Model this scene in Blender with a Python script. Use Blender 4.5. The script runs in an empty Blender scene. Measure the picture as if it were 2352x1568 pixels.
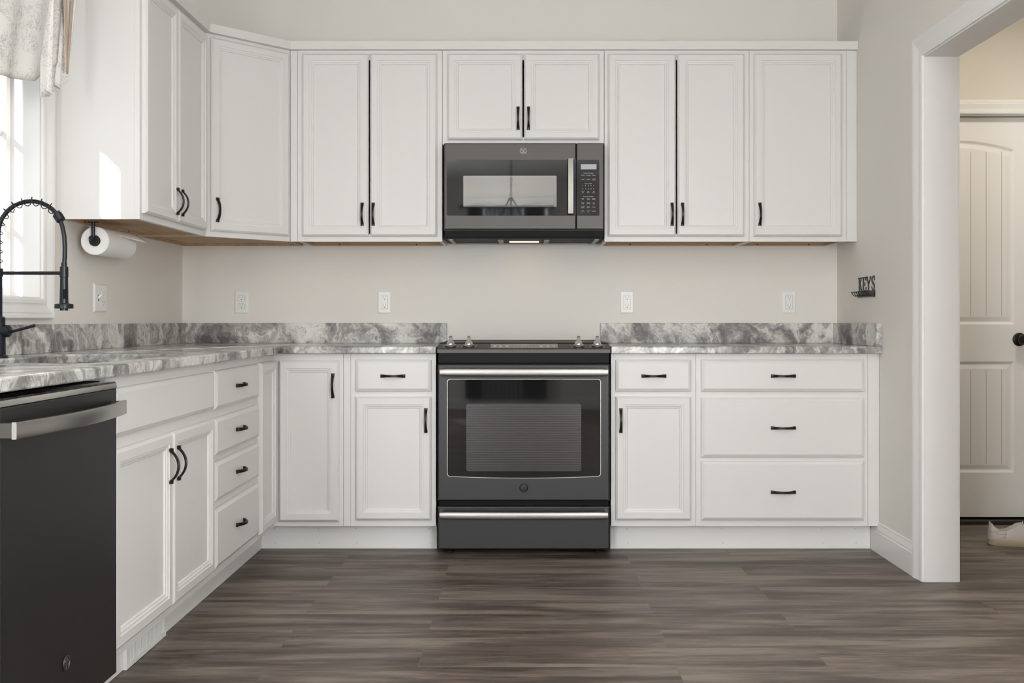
import bpy, bmesh, math, random
from math import sin, cos, pi, radians as R
from mathutils import Vector, Matrix
random.seed(7)
SC = bpy.context.scene
COL = SC.collection

# ------------------------------------------------------------------ camera, world, sun, exposure
CAMZ = 1.033
cd = bpy.data.cameras.new('camera'); cam = bpy.data.objects.new('camera', cd); COL.objects.link(cam)
cam.location = (0, 0, CAMZ); cam.rotation_euler = (R(90), 0, 0)
cd.sensor_width = 36; cd.lens = 36.0
cd.shift_x = (1176-1200)/2352; cd.shift_y = (733.5-784)/2352
cd.clip_start = .02
SC.camera = cam
SC.view_settings.view_transform = 'Standard'; SC.view_settings.look = 'None'
SC.view_settings.gamma = 1; SC.view_settings.use_curve_mapping = False
SC.view_settings.exposure = 0.0
SC.cycles.use_denoising = True
SC.cycles.max_bounces = 10; SC.cycles.diffuse_bounces = 6; SC.cycles.glossy_bounces = 5
SC.cycles.caustics_reflective = False; SC.cycles.caustics_refractive = False
SC.cycles.sample_clamp_indirect = 6
W = bpy.data.worlds.new('world'); SC.world = W; W.use_nodes = True
W.node_tree.nodes['Background'].inputs[0].default_value = (.86, .93, 1, 1)
W.node_tree.nodes['Background'].inputs[1].default_value = 1.0
sd = bpy.data.lights.new('sun', 'SUN'); sd.energy = 16; sd.angle = R(.53); sd.color = (1, .95, .87)
sun = bpy.data.objects.new('sun', sd); COL.objects.link(sun)
SUN_DIR = Vector((.389, 1, -.40)).normalized()
sun.rotation_euler = SUN_DIR.to_track_quat('-Z', 'Y').to_euler()

def area(name, loc, direction, sx, sy, power, color=(1, 1, 1), shape='RECTANGLE'):
    l = bpy.data.lights.new(name, 'AREA'); l.shape = shape; l.size = sx; l.size_y = sy
    l.energy = power; l.color = color
    o = bpy.data.objects.new(name, l); COL.objects.link(o); o.location = loc
    o.rotation_euler = Vector(direction).to_track_quat('-Z', 'Y').to_euler()
    return o

WARM = (1, .955, .89)
DAY = (.96, .98, 1)
area('left_side_fill', (-1.66, -1.2, 1.1), (1, .35, 0), 1.9, 2.0, 235, DAY)  # added fill light on the left; the patio door is made up
area('right_side_fill', (1.54, -.4, 1.35), (-1, .55, 0), 1.7, 1.5, 182, DAY)  # added fill light on the right wall, brightens the left cabinet run
area('sink_window_daylight', (-1.84, 3.16, 1.55), (1, 0, -.1), .85, .8, .4, DAY)
LAMPS = [(-.75, 2.3), (.85, 2.3), (-.75, .9), (.85, .9), (-.75, -.9), (.85, -.9)]
for lx, ly in LAMPS:
    area('downlight_lamp', (lx, ly, 2.715), (0, 0, -1), .16, .16, 4.6, WARM, 'DISK')
area('hall_lamp', (2.35, 4.15, 2.66), (0, 0, -1), .22, .22, 13, (1, .93, .83), 'DISK')
area('cooktop_lamp', (.005, 4.99, 1.4245), (0, .75, -1), .14, .04, 4.2, (1, .84, .70))

# ------------------------------------------------------------------ materials
def mat(name, color, rough=.5, metal=0, spec=.5, coat=0, ior=None, bump=None, aniso=0):
    m = bpy.data.materials.new(name); m.use_nodes = True
    b = m.node_tree.nodes['Principled BSDF']
    b.inputs['Base Color'].default_value = (*color, 1)
    b.inputs['Roughness'].default_value = rough
    b.inputs['Metallic'].default_value = metal
    b.inputs['Specular IOR Level'].default_value = spec
    b.inputs['Coat Weight'].default_value = coat
    b.inputs['Anisotropic'].default_value = aniso
    if ior: b.inputs['IOR'].default_value = ior
    if bump:
        N = m.node_tree.nodes; L = m.node_tree.links
        tc = N.new('ShaderNodeTexCoord'); mp = N.new('ShaderNodeMapping')
        nz = N.new('ShaderNodeTexNoise'); bp = N.new('ShaderNodeBump')
        sc = bump[0]; mp.inputs['Scale'].default_value = sc if isinstance(sc, tuple) else (sc,)*3
        nz.inputs['Scale'].default_value = 1; nz.inputs['Detail'].default_value = 3
        bp.inputs['Strength'].default_value = bump[1]; bp.inputs['Distance'].default_value = bump[2]
        L.new(tc.outputs['Object'], mp.inputs[0]); L.new(mp.outputs[0], nz.inputs[0])
        L.new(nz.outputs[0], bp.inputs['Height']); L.new(bp.outputs[0], b.inputs['Normal'])
    return m

def nodes(m): return m.node_tree.nodes, m.node_tree.links, m.node_tree.nodes['Principled BSDF']
def ramp(N, stops, interp='LINEAR'):
    r = N.new('ShaderNodeValToRGB'); e = r.color_ramp; e.interpolation = interp
    while len(e.elements) < len(stops): e.elements.new(.5)
    for el, (p, c) in zip(e.elements, stops):
        el.position = p; el.color = (*c, 1) if len(c) == 3 else c
    return r
def noise(N, L, vec, scale, detail=4, rough=.55, dist=0):
    n = N.new('ShaderNodeTexNoise'); n.inputs['Scale'].default_value = scale
    n.inputs['Detail'].default_value = detail; n.inputs['Roughness'].default_value = rough
    n.inputs['Distortion'].default_value = dist
    L.new(vec, n.inputs['Vector']); return n
def mapping(N, L, vec, scale=(1, 1, 1), rot=(0, 0, 0), loc=(0, 0, 0)):
    m = N.new('ShaderNodeMapping'); m.inputs['Scale'].default_value = scale
    m.inputs['Rotation'].default_value = rot; m.inputs['Location'].default_value = loc
    L.new(vec, m.inputs['Vector']); return m.outputs[0]
def mixc(N, L, a, b, fac, mode='MIX'):
    m = N.new('ShaderNodeMix'); m.data_type = 'RGBA'; m.blend_type = mode
    for s, v in ((m.inputs[0], fac), (m.inputs[6], a), (m.inputs[7], b)):
        if isinstance(v, (int, float)): s.default_value = v
        elif isinstance(v, tuple): s.default_value = (*v, 1)
        else: L.new(v, s)
    return m.outputs[2]
def mathn(N, L, op, a, b=0.0, c=None):
    m = N.new('ShaderNodeMath'); m.operation = op
    for s, v in zip(m.inputs, (a, b, c)):
        if v is None: continue
        if isinstance(v, (int, float)): s.default_value = v
        else: L.new(v, s)
    return m.outputs[0]

M = {}
M['white'] = mat('cabinet_white_paint', (.725, .717, .703), .34, spec=.4)
M['trim'] = mat('trim_white_paint', (.80, .795, .78), .38, spec=.4)
M['wall'] = mat('greige_wall_paint', (.775, .75, .705), .75, spec=.25, bump=(220, .10, .001))
M['hallwall'] = mat('hall_tan_paint', (.66, .62, .55), .75, spec=.25)
M['ceil'] = mat('ceiling_white_paint', (.82, .81, .79), .85, spec=.2)
M['plate'] = mat('white_plastic', (.82, .82, .80), .3)
M['slot'] = mat('dark_slot', (.02, .02, .02), .6)
M['greyslot'] = mat('grey_slot', (.22, .22, .21), .6)
M['bronze'] = mat('oil_rubbed_bronze', (.022, .019, .017), .34, metal=.6)
M['black'] = mat('matte_black_metal', (.018, .021, .026), .3, metal=.5)
M['blackplastic'] = mat('black_plastic', (.010, .010, .010), .6, spec=.2)
M['gap'] = mat('shadowed_black_enamel', (.004, .004, .005), .6, spec=.2)
M['gloss_black'] = mat('gloss_black_enamel', (.005, .005, .005), .45, spec=.15)
M['glass_black'] = mat('black_oven_glass', (.008, .008, .009), .035, ior=1.5)
M['slate'] = mat('slate_metal', (.080, .076, .072), .42, metal=.75, bump=(900, .05, .0004))
M['slate_dark'] = mat('slate_metal_dark', (.050, .050, .051), .40, metal=.75, bump=(900, .05, .0004))
M['steel'] = mat('brushed_steel', (.37, .355, .34), .36, metal=1, bump=((4, 900, 900), .06, .0004))
M['chrome'] = mat('polished_chrome', (.72, .71, .70), .10, metal=1)
M['chromey'] = mat('warm_chrome', (.50, .475, .43), .34, metal=1)
M['greymetal'] = mat('galvanised_grey', (.28, .28, .27), .45, metal=.5)
M['tan'] = mat('tan_lining_cloth', (.56, .44, .34), .9, spec=.1)
M['paper'] = mat('paper_towel', (.84, .83, .81), .95, spec=.1, bump=(260, .25, .001))
M['print'] = mat('white_print', (.62, .62, .62), .6)
M['goldprint'] = mat('pale_print', (.62, .52, .40), .5)
M['lcd'] = mat('grey_display', (.40, .43, .46), .25)
M['sinksteel'] = mat('sink_steel', (.55, .56, .57), .3, metal=1)
M['shoe'] = mat('scuffed_white_leather', (.56, .53, .50), .6)
M['shoelining'] = mat('shoe_lining', (.36, .31, .27), .9)
M['sole'] = mat('aged_rubber', (.46, .38, .28), .7)
M['cord'] = mat('blueish_insole', (.05, .055, .09), .8)
M['curtain'] = mat('sheer_curtain', (.55, .56, .58), .9)
M['darkcurtain'] = mat('grey_pattern_curtain', (.16, .155, .145), .9)

def emat(name, c, s):
    m = bpy.data.materials.new(name); m.use_nodes = True
    N = m.node_tree.nodes; L = m.node_tree.links; N.clear()
    o = N.new('ShaderNodeOutputMaterial'); e = N.new('ShaderNodeEmission')
    e.inputs[0].default_value = (*c, 1); e.inputs[1].default_value = s; L.new(e.outputs[0], o.inputs[0]); return m
M['bulb'] = emat('lit_lens', (1, .93, .82), 4)
M['hoodbulb'] = emat('lit_hood_lens', (1, .72, .40), 3)
M['sunny_pane'] = emat('sunlit_pane', (.85, .92, 1), 9)
M['pane'] = emat('added_pane_glow', (.85, .92, 1), 1.6)  # glow of the two added side panes that brighten the room

def sheer_mat():
    m = bpy.data.materials.new('sheer_curtain'); m.use_nodes = True
    N = m.node_tree.nodes; L = m.node_tree.links; N.clear()
    o = N.new('ShaderNodeOutputMaterial'); d = N.new('ShaderNodeBsdfDiffuse'); t = N.new('ShaderNodeBsdfTranslucent'); x = N.new('ShaderNodeMixShader')
    d.inputs[0].default_value = (.7, .7, .72, 1); t.inputs[0].default_value = (.8, .82, .85, 1); x.inputs[0].default_value = .6
    L.new(d.outputs[0], x.inputs[1]); L.new(t.outputs[0], x.inputs[2]); L.new(x.outputs[0], o.inputs[0]); return m
M['curtain'] = sheer_mat()
def glass_mat():
    m = bpy.data.materials.new('window_glass'); m.use_nodes = True
    N = m.node_tree.nodes; L = m.node_tree.links; N.clear()
    o = N.new('ShaderNodeOutputMaterial'); t = N.new('ShaderNodeBsdfTransparent'); g = N.new('ShaderNodeBsdfGlossy')
    g.inputs['Roughness'].default_value = .02
    x = N.new('ShaderNodeMixShader'); x.inputs[0].default_value = .07
    L.new(t.outputs[0], x.inputs[1]); L.new(g.outputs[0], x.inputs[2]); L.new(x.outputs[0], o.inputs[0])
    return m
M['glass'] = glass_mat()

def wood_under():
    m = mat('maple_ply', (.40, .27, .16), .55); N, L, b = nodes(m)
    tc = N.new('ShaderNodeTexCoord').outputs['Object']
    n = noise(N, L, mapping(N, L, tc, (3, 40, 40)), 1, 4, .6, .6)
    L.new(ramp(N, [(.25, (.36, .225, .12)), (.75, (.54, .37, .21))]).outputs[0], b.inputs[0])
    L.new(n.outputs[0], N['Color Ramp'].inputs[0]); return m
M['ply'] = wood_under()

def floor_mat():
    m = mat('dark_vinyl_plank', (.1, .08, .07), .4, spec=.5); N, L, b = nodes(m)
    tc = N.new('ShaderNodeTexCoord').outputs['Object']
    br = N.new('ShaderNodeTexBrick'); br.offset = .37; br.offset_frequency = 2; br.squash = 1
    br.inputs['Scale'].default_value = 1; br.inputs['Mortar Size'].default_value = .0009
    br.inputs['Mortar Smooth'].default_value = .2; br.inputs['Bias'].default_value = 0
    br.inputs['Brick Width'].default_value = 1.22; br.inputs['Row Height'].default_value = .182
    br.inputs['Color1'].default_value = (0, 0, 0, 1); br.inputs['Color2'].default_value = (1, 1, 1, 1)
    br.inputs['Mortar'].default_value = (.5, .5, .5, 1)
    L.new(mapping(N, L, tc, loc=(.31, .05, 0)), br.inputs['Vector'])
    sh = N.new('ShaderNodeCombineXYZ'); L.new(mathn(N, L, 'MULTIPLY', br.outputs['Color'], 7.3), sh.inputs[0]); L.new(mathn(N, L, 'MULTIPLY', br.outputs['Color'], 3.1), sh.inputs[1])
    va = N.new('ShaderNodeVectorMath'); va.operation = 'ADD'; L.new(tc, va.inputs[0]); L.new(sh.outputs[0], va.inputs[1])
    v = va.outputs[0]
    big = noise(N, L, mapping(N, L, v, (1.0, 8.5, 1)), 1, 3, .55, .7)
    mid = noise(N, L, mapping(N, L, v, (2.8, 27, 1)), 1, 5, .68, 1.0)
    fine = noise(N, L, mapping(N, L, v, (16, 300, 1)), 1, 4, .65, .3)
    s = mathn(N, L, 'ADD', mathn(N, L, 'MULTIPLY', big.outputs[0], .55), mathn(N, L, 'MULTIPLY', mid.outputs[0], .34))
    s = mathn(N, L, 'ADD', s, mathn(N, L, 'MULTIPLY', fine.outputs[0], .22))
    s = mathn(N, L, 'ADD', s, mathn(N, L, 'MULTIPLY', mathn(N, L, 'SUBTRACT', br.outputs['Color'], .5), .025))
    r = ramp(N, [(.40, (.027, .0195, .0153)), (.485, (.064, .047, .0375)), (.55, (.120, .092, .075)), (.64, (.22, .178, .148))])
    L.new(s, r.inputs[0])
    cc = mixc(N, L, r.outputs[0], (.12, .10, .085), mathn(N, L, 'MULTIPLY', br.outputs['Fac'], .35))
    L.new(cc, b.inputs[0])
    L.new(mathn(N, L, 'MULTIPLY_ADD', fine.outputs[0], .2, .36), b.inputs['Roughness'])
    bp = N.new('ShaderNodeBump'); bp.inputs['Strength'].default_value = .12; bp.inputs['Distance'].default_value = .001
    L.new(fine.outputs[0], bp.inputs['Height']); L.new(bp.outputs[0], b.inputs['Normal'])
    return m
M['floor'] = floor_mat()

def granite(name, seed, rot, light=1.0, rough=.19):
    m = mat(name, (.5, .5, .5), rough, spec=.5 if rough < .3 else .25); N, L, b = nodes(m)
    tc = N.new('ShaderNodeTexCoord').outputs['Object']
    tc = mapping(N, L, tc, loc=(seed, seed*.7, seed*.3))
    w = noise(N, L, tc, 5.5, 4, .55)
    vs = N.new('ShaderNodeVectorMath'); vs.operation = 'MULTIPLY_ADD'
    L.new(w.outputs['Color'], vs.inputs[0]); vs.inputs[1].default_value = (.34, .34, .34); L.new(tc, vs.inputs[2])
    wv = vs.outputs[0]
    band = noise(N, L, mapping(N, L, wv, (7.5, 7.5, 5.2), rot), 1, 4, .58, .8)
    fine = noise(N, L, mapping(N, L, wv, (40, 40, 18), rot), 1, 5, .65, .6)
    sp = noise(N, L, tc, 420, 2, .6)
    s = mathn(N, L, 'ADD', mathn(N, L, 'MULTIPLY', band.outputs[0], .74), mathn(N, L, 'MULTIPLY', fine.outputs[0], .22))
    s = mathn(N, L, 'ADD', s, mathn(N, L, 'MULTIPLY', sp.outputs[0], .10))
    k = light
    r = ramp(N, [(.38, (.10*k, .097*k, .095*k)), (.46, (.20*k, .195*k, .19*k)), (.525, (.33*k, .325*k, .315*k)), (.58, (.52*k, .51*k, .49*k)), (.68, (.66*k, .65*k, .63*k))])
    L.new(s, r.inputs[0])
    vn = noise(N, L, mapping(N, L, wv, (6, 6, 4), rot), 1, 5, .6, 1.2)
    line = mathn(N, L, 'ABSOLUTE', mathn(N, L, 'SUBTRACT', vn.outputs[0], .5))
    lr = ramp(N, [(0, (1, 1, 1)), (.012, (0, 0, 0))]); L.new(line, lr.inputs[0])
    L.new(mixc(N, L, r.outputs[0], (.08*k, .076*k, .07*k), mathn(N, L, 'MULTIPLY', lr.outputs[0], .45)), b.inputs[0])
    return m
M['granite'] = granite('grey_white_granite', 2.3, (0, R(35), 0), 1.15)
M['granite_b'] = granite('grey_white_granite_splash', 5.1, (0, R(-20), R(20)), 1.22, .42)

def toile():
    m = mat('toile_print_cotton', (.8, .79, .77), .9, spec=.1); N, L, b = nodes(m)
    uv = N.new('ShaderNodeTexCoord').outputs['UV']
    w = noise(N, L, uv, 9, 3, .6)
    vs = N.new('ShaderNodeVectorMath'); vs.operation = 'MULTIPLY_ADD'
    L.new(w.outputs['Color'], vs.inputs[0]); vs.inputs[1].default_value = (.09, .09, .09); L.new(uv, vs.inputs[2])
    n1 = noise(N, L, vs.outputs[0], 16, 5, .65, .6)
    l1 = ramp(N, [(0, (1, 1, 1)), (.016, (0, 0, 0))]); L.new(mathn(N, L, 'ABSOLUTE', mathn(N, L, 'SUBTRACT', n1.outputs[0], .5)), l1.inputs[0])
    n3 = noise(N, L, vs.outputs[0], 46, 4, .6, .8)
    l3 = ramp(N, [(0, (1, 1, 1)), (.03, (0, 0, 0))]); L.new(mathn(N, L, 'ABSOLUTE', mathn(N, L, 'SUBTRACT', n3.outputs[0], .5)), l3.inputs[0])
    mk = noise(N, L, uv, 7.5, 2, .5)
    mr = ramp(N, [(.46, (0, 0, 0)), (.54, (1, 1, 1))]); L.new(mk.outputs[0], mr.inputs[0])
    mr2 = ramp(N, [(.38, (0, 0, 0)), (.46, (1, 1, 1))]); L.new(mk.outputs[0], mr2.inputs[0])
    a = mathn(N, L, 'MAXIMUM', mathn(N, L, 'MULTIPLY', l3.outputs[0], mr.outputs[0]), mathn(N, L, 'MULTIPLY', l1.outputs[0], mr2.outputs[0]))
    L.new(mixc(N, L, (.80, .79, .765), (.22, .205, .185), mathn(N, L, 'MULTIPLY', a, .62)), b.inputs[0])
    b.inputs['Transmission Weight'].default_value = 0
    return m
M['toile'] = toile()

def oven_screen(name, base, rough, scale, amt, ior):
    m = mat(name, (base,)*3, rough, metal=.0, ior=ior); N, L, b = nodes(m)
    tc = N.new('ShaderNodeTexCoord').outputs['Object']
    wv = N.new('ShaderNodeTexWave'); wv.bands_direction = 'Z'; wv.inputs['Scale'].default_value = scale
    wv.inputs['Distortion'].default_value = .3; wv.inputs['Detail'].default_value = 1; L.new(tc, wv.inputs[0])
    L.new(mixc(N, L, (base*(1-amt),)*3, (base*(1+amt), base*(1+amt), base*(1.02+amt)), wv.outputs['Fac']), b.inputs[0]); return m
M['ovenscreen'] = oven_screen('oven_inner_window', .026, .20, 30, .5, 1.72)
M['mwscreen'] = oven_screen('microwave_screen', .13, .02, 95, .06, 3.0)

# ------------------------------------------------------------------ mesh helpers
class MB:
    def __init__(s): s.bm = bmesh.new(); s.uv = None
    def box(s, x0, y0, z0, x1, y1, z1, bev=0, seg=1):
        r = bmesh.ops.create_cube(s.bm, size=1)
        vs = r['verts']
        for v in vs:
            v.co = Vector(((x0+x1)/2+v.co.x*(x1-x0), (y0+y1)/2+v.co.y*(y1-y0), (z0+z1)/2+v.co.z*(z1-z0)))
        if bev:
            es = list({e for v in vs for e in v.link_edges})
            bmesh.ops.bevel(s.bm, geom=es, offset=bev, segments=seg, affect='EDGES', profile=.6)
        return s
    def loft(s, rings, cap0=True, cap1=True, closed=True):
        vr = [[s.bm.verts.new(p) for p in r] for r in rings]
        n = len(vr[0]); m = n if closed else n-1
        for a, b in zip(vr, vr[1:]):
            for i in range(m):
                j = (i+1) % n
                try: s.bm.faces.new((a[i], a[j], b[j], b[i]))
                except ValueError: pass
        if cap0 and closed: s.bm.faces.new(vr[0][::-1])
        if cap1 and closed: s.bm.faces.new(vr[-1])
        return vr
    def panel(s, x0, z0, x1, z1, prof):
        """front faces -Y; prof = [(inset, y), ...] from the outer back edge to the centre"""
        s.loft([[(x0+i, y, z0+i), (x1-i, y, z0+i), (x1-i, y, z1-i), (x0+i, y, z1-i)] for i, y in prof]); return s
    def tube(s, pts, r, seg=12, cap=True, closed=False):
        pts = [Vector(p) for p in pts]; n = len(pts)
        rs = r if isinstance(r, (list, tuple)) else [r]*n
        T = []
        for i in range(n):
            a = pts[(i-1) % n] if closed or i > 0 else pts[i]
            b = pts[(i+1) % n] if closed or i < n-1 else pts[i]
            T.append((b-a).normalized())
        up = Vector((0, 0, 1)) if abs(T[0].z) < .9 else Vector((1, 0, 0))
        u = (up-T[0]*up.dot(T[0])).normalized(); rings = []
        for i in range(n):
            u = (u-T[i]*u.dot(T[i])).normalized(); w = T[i].cross(u)
            rings.append([pts[i]+(u*cos(2*pi*k/seg)+w*sin(2*pi*k/seg))*rs[i] for k in range(seg)])
        if closed: rings.append(rings[0]); cap = False
        s.loft(rings, cap, cap); return s
    def lathe(s, prof, origin, axis=(0, 0, 1), seg=24):
        q = Vector(axis).to_track_quat('Z', 'Y'); o = Vector(origin)
        s.loft([[o+q @ Vector((max(r, 1e-5)*cos(2*pi*k/seg), max(r, 1e-5)*sin(2*pi*k/seg), h)) for k in range(seg)] for r, h in prof]); return s
    def prism(s, poly, h0, h1, axis='z'):
        f = {'z': lambda p, h: (p[0], p[1], h), 'y': lambda p, h: (p[0], h, p[1]), 'x': lambda p, h: (h, p[0], p[1])}[axis]
        s.loft([[f(p, h0) for p in poly], [f(p, h1) for p in poly]]); return s
    def sweep(s, path, section):
        """section(i) -> list of points for path index i"""
        s.loft([section(i) for i in range(len(path))]); return s
    def split(s, name, m, parent=None, smooth=False):
        """one object per loose piece"""
        s.bm.verts.ensure_lookup_table(); seen = set(); out = []
        bmesh.ops.recalc_face_normals(s.bm, faces=s.bm.faces)
        for v0 in s.bm.verts:
            if v0 in seen: continue
            st = [v0]; isl = []; seen.add(v0)
            while st:
                v = st.pop(); isl.append(v)
                for e in v.link_edges:
                    w = e.other_vert(v)
                    if w not in seen: seen.add(w); st.append(w)
            b = MB(); mp = {v: b.bm.verts.new(v.co) for v in isl}
            for f in {f for v in isl for f in v.link_faces}: b.bm.faces.new([mp[v] for v in f.verts])
            out.append(b.build(name, m, parent, smooth))
        s.bm.free(); return out
    def build(s, name, m, parent=None, smooth=False, loc=None, rz=0):
        bmesh.ops.recalc_face_normals(s.bm, faces=s.bm.faces)
        me = bpy.data.meshes.new(name); s.bm.to_mesh(me); s.bm.free()
        o = bpy.data.objects.new(name, me); COL.objects.link(o)
        me.materials.append(M[m] if isinstance(m, str) else m)
        if smooth:
            for p in me.polygons: p.use_smooth = True
            md = o.modifiers.new('sharp', 'EDGE_SPLIT'); md.split_angle = R(38)
        if parent: o.parent = parent
        if loc: o.location = loc
        o.rotation_euler.z = rz
        return o

def tag(o, label=None, cat=None, group=None, kind=None):
    for k, v in (('label', label), ('category', cat), ('group', group), ('kind', kind)):
        if v: o[k] = v
    return o
def thing(name, label, cat, loc=(0, 0, 0), rz=0, group=None):
    o = bpy.data.objects.new(name, None); COL.objects.link(o); o.empty_display_size = .05
    o.location = loc; o.rotation_euler.z = rz
    return tag(o, label, cat, group)
def struct(name, mb, m, parent=None, smooth=False):
    o = mb.build(name, m, parent, smooth)
    if not parent: o['kind'] = 'structure'
    return o
def sroot(name, loc=(0, 0, 0), rz=0):
    o = bpy.data.objects.new(name, None); COL.objects.link(o); o.location = loc; o.rotation_euler.z = rz; o['kind'] = 'structure'; return o
def rrect(x0, z0, x1, z1, r, n=5):
    pts = []
    for cx, cz, a0 in ((x1-r, z1-r, 0), (x0+r, z1-r, 90), (x0+r, z0+r, 180), (x1-r, z0+r, 270)):
        for k in range(n+1):
            a = R(a0+90*k/n); pts.append((cx+r*cos(a), cz+r*sin(a)))
    return pts
def text_into(mb, txt, size, x, z, y, align='CENTER', depth=.0003):
    c = bpy.data.curves.new('t', 'FONT'); c.body = txt; c.size = size; c.align_x = align; c.extrude = depth; c.resolution_u = 2
    o = bpy.data.objects.new('t', c); COL.objects.link(o)
    bpy.context.view_layer.update()
    me = bpy.data.meshes.new_from_object(o.evaluated_get(bpy.context.evaluated_depsgraph_get()))
    me.transform(Matrix.Translation((x, y, z)) @ Matrix.Rotation(R(90), 4, 'X'))
    mb.bm.from_mesh(me); bpy.data.meshes.remove(me); bpy.data.objects.remove(o); bpy.data.curves.remove(c)

# ------------------------------------------------------------------ room shell
XL, XR, YB, ZC = -1.710, 1.583, 5.15, 2.74
YF = -2.85
struct('floor', MB().box(-2.0, YF-.15, -.1, 3.1, 5.45, 0), 'floor')
struct('ceiling', MB().box(-2.0, YF-.15, ZC, 3.1, 5.45, ZC+.1), 'ceil')
struct('wall_back', MB().box(XL-.15, YB, 0, XR+.131, YB+.15, ZC), 'wall')
WY0, WY1, WZ0, WZ1 = 2.685, 3.640, 1.100, 2.002
b = MB(); b.box(XL-.15, YF, 0, XL, WY0, ZC); b.box(XL-.15, WY1, 0, XL, YB, ZC)
b.box(XL-.15, WY0, 0, XL, WY1, WZ0); b.box(XL-.15, WY0, WZ1, XL, WY1, ZC)
struct('wall_left', b, 'wall')
OY0, OY1, OZ = 2.90, 4.028, 2.066
b = MB(); b.box(XR, OY1+.012, 0, XR+.131, YB, ZC); b.box(XR, YF, 0, XR+.131, OY0-.012, ZC); b.box(XR, OY0-.012, OZ+.012, XR+.131, OY1+.012, ZC)
struct('wall_right', b, 'wall')
b = MB(); b.box(XL-.15, YF-.15, 0, -1.30, YF, ZC); b.box(-.80, YF-.15, 0, XR+.131, YF, ZC); b.box(-1.30, YF-.15, 0, -.80, YF, .50); b.box(-1.30, YF-.15, 1.35, -.80, YF, ZC)
struct('wall_front', b, 'wall')
# hall beyond the cased opening
DX0, DX1, DZ = 1.826, 2.588, 2.062
b = MB(); b.box(XR+.131, YB, 0, DX0-.02, YB+.15, ZC); b.box(DX1+.02, YB, 0, 2.95, YB+.15, ZC); b.box(DX0-.02, YB, DZ+.012, DX1+.02, YB+.15, ZC)
b.box(DX0-.02, YB+.13, 0, DX1+.02, YB+.15, DZ+.012)
struct('wall_hall_back', b, 'hallwall')
struct('wall_hall_right', MB().box(2.95, 2.3, 0, 3.1, YB+.15, ZC), 'hallwall')
struct('wall_hall_front', MB().box(XR+.131, 2.15, 0, 3.1, 2.3, ZC), 'hallwall')

# cased opening: jamb lining + casing
b = MB(); b.box(XR-.001, OY1, 0, XR+.132, OY1+.0115, OZ+.0115); b.box(XR-.001, OY0-.0115, 0, XR+.132, OY0, OZ+.0115); b.box(XR-.001, OY0, OZ, XR+.132, OY1, OZ+.0115)
struct('trim_1', b, 'trim')
CW = .082
CASE = [(0, .009), (.006, .011), (.020, .0125), (.022, .010), (.030, .0105), (.050, .016), (.058, .018), (.060, .0165), (.066, .018), (CW-.004, .019), (CW, .016)]
def casing_x(side, xw, sgn, y_in0, y_in1, z_in, name, z_bot=0):
    """casing on a wall x = xw, standing out by sgn; profile offset measured from the inner edge"""
    b = MB()
    def ring(y, z, my, mz):
        pts = [(xw, y+my*0, z+mz*0)] + [(xw+sgn*t, y+my*o, z+mz*o) for o, t in CASE] + [(xw, y+my*CW, z+mz*CW)]
        return pts
    b.loft([ring(y_in1, z_bot, 1, 0), ring(y_in1, z_in, 1, 1), ring(y_in0, z_in, -1, 1), ring(y_in0, z_bot, -1, 0)])
    return struct(name, b, 'trim')
casing_x('right', XR, -1, OY0-.006, OY1+.006, OZ+.006, 'trim_2')
b = MB()
casing_x('right', XR+.131, 1, OY0-.006, OY1+.006, OZ+.006, 'trim_3')
# baseboards
BB = [(0, 0), (.015, 0), (.015, .092), (.0125, .096), (.0125, .104), (.010, .112), (.006, .124), (.006, .131), (0, .133)]
def baseboard(name, p0, p1, n):
    b = MB(); d = Vector((*n, 0))
    b.loft([[Vector((*p, 0))+d*t+Vector((0, 0, z)) for t, z in BB] for p in (p0, p1)])
    return struct(name, b, 'trim')
baseboard('baseboard_right', (XR, 4.618), (XR, OY1+.006+CW), (-1, 0))
baseboard('baseboard_hall', (DX1+.1, YB), (2.95, YB), (0, -1))
baseboard('baseboard_front', (-.85, YF), (XR, YF), (0, 1))
# toe kicks
TY, TX = YB-.61+.076, XL+.61-.076
for nm, q in (('baseboard_back', (TX, TY, 0, -.3855, TY+.015, .1165)), ('baseboard_back_right', (.3955, TY, 0, XR-.016, TY+.015, .1165)), ('baseboard_left', (TX-.015, 2.70, 0, TX, TY+.015, .1165)), ('baseboard_dishwasher', (-1.120, 2.06, 0, -1.105, 2.6975, .095))):
    b = MB().box(*q, bev=.0015)
    struct(nm, b, 'trim')
b = MB()
for x in (-1.118, -.92, -.75, -.42, .47, .9, 1.35, 1.50):
    for z in (.026, .090):
        b.lathe([(.0018, 0), (.0018, .0006)], (x+(.004 if z < .05 else 0), TY-.0004, z), (0, 1, 0), 8)
b.split('nail', 'greyslot', bpy.data.objects['baseboard_back'])

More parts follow.
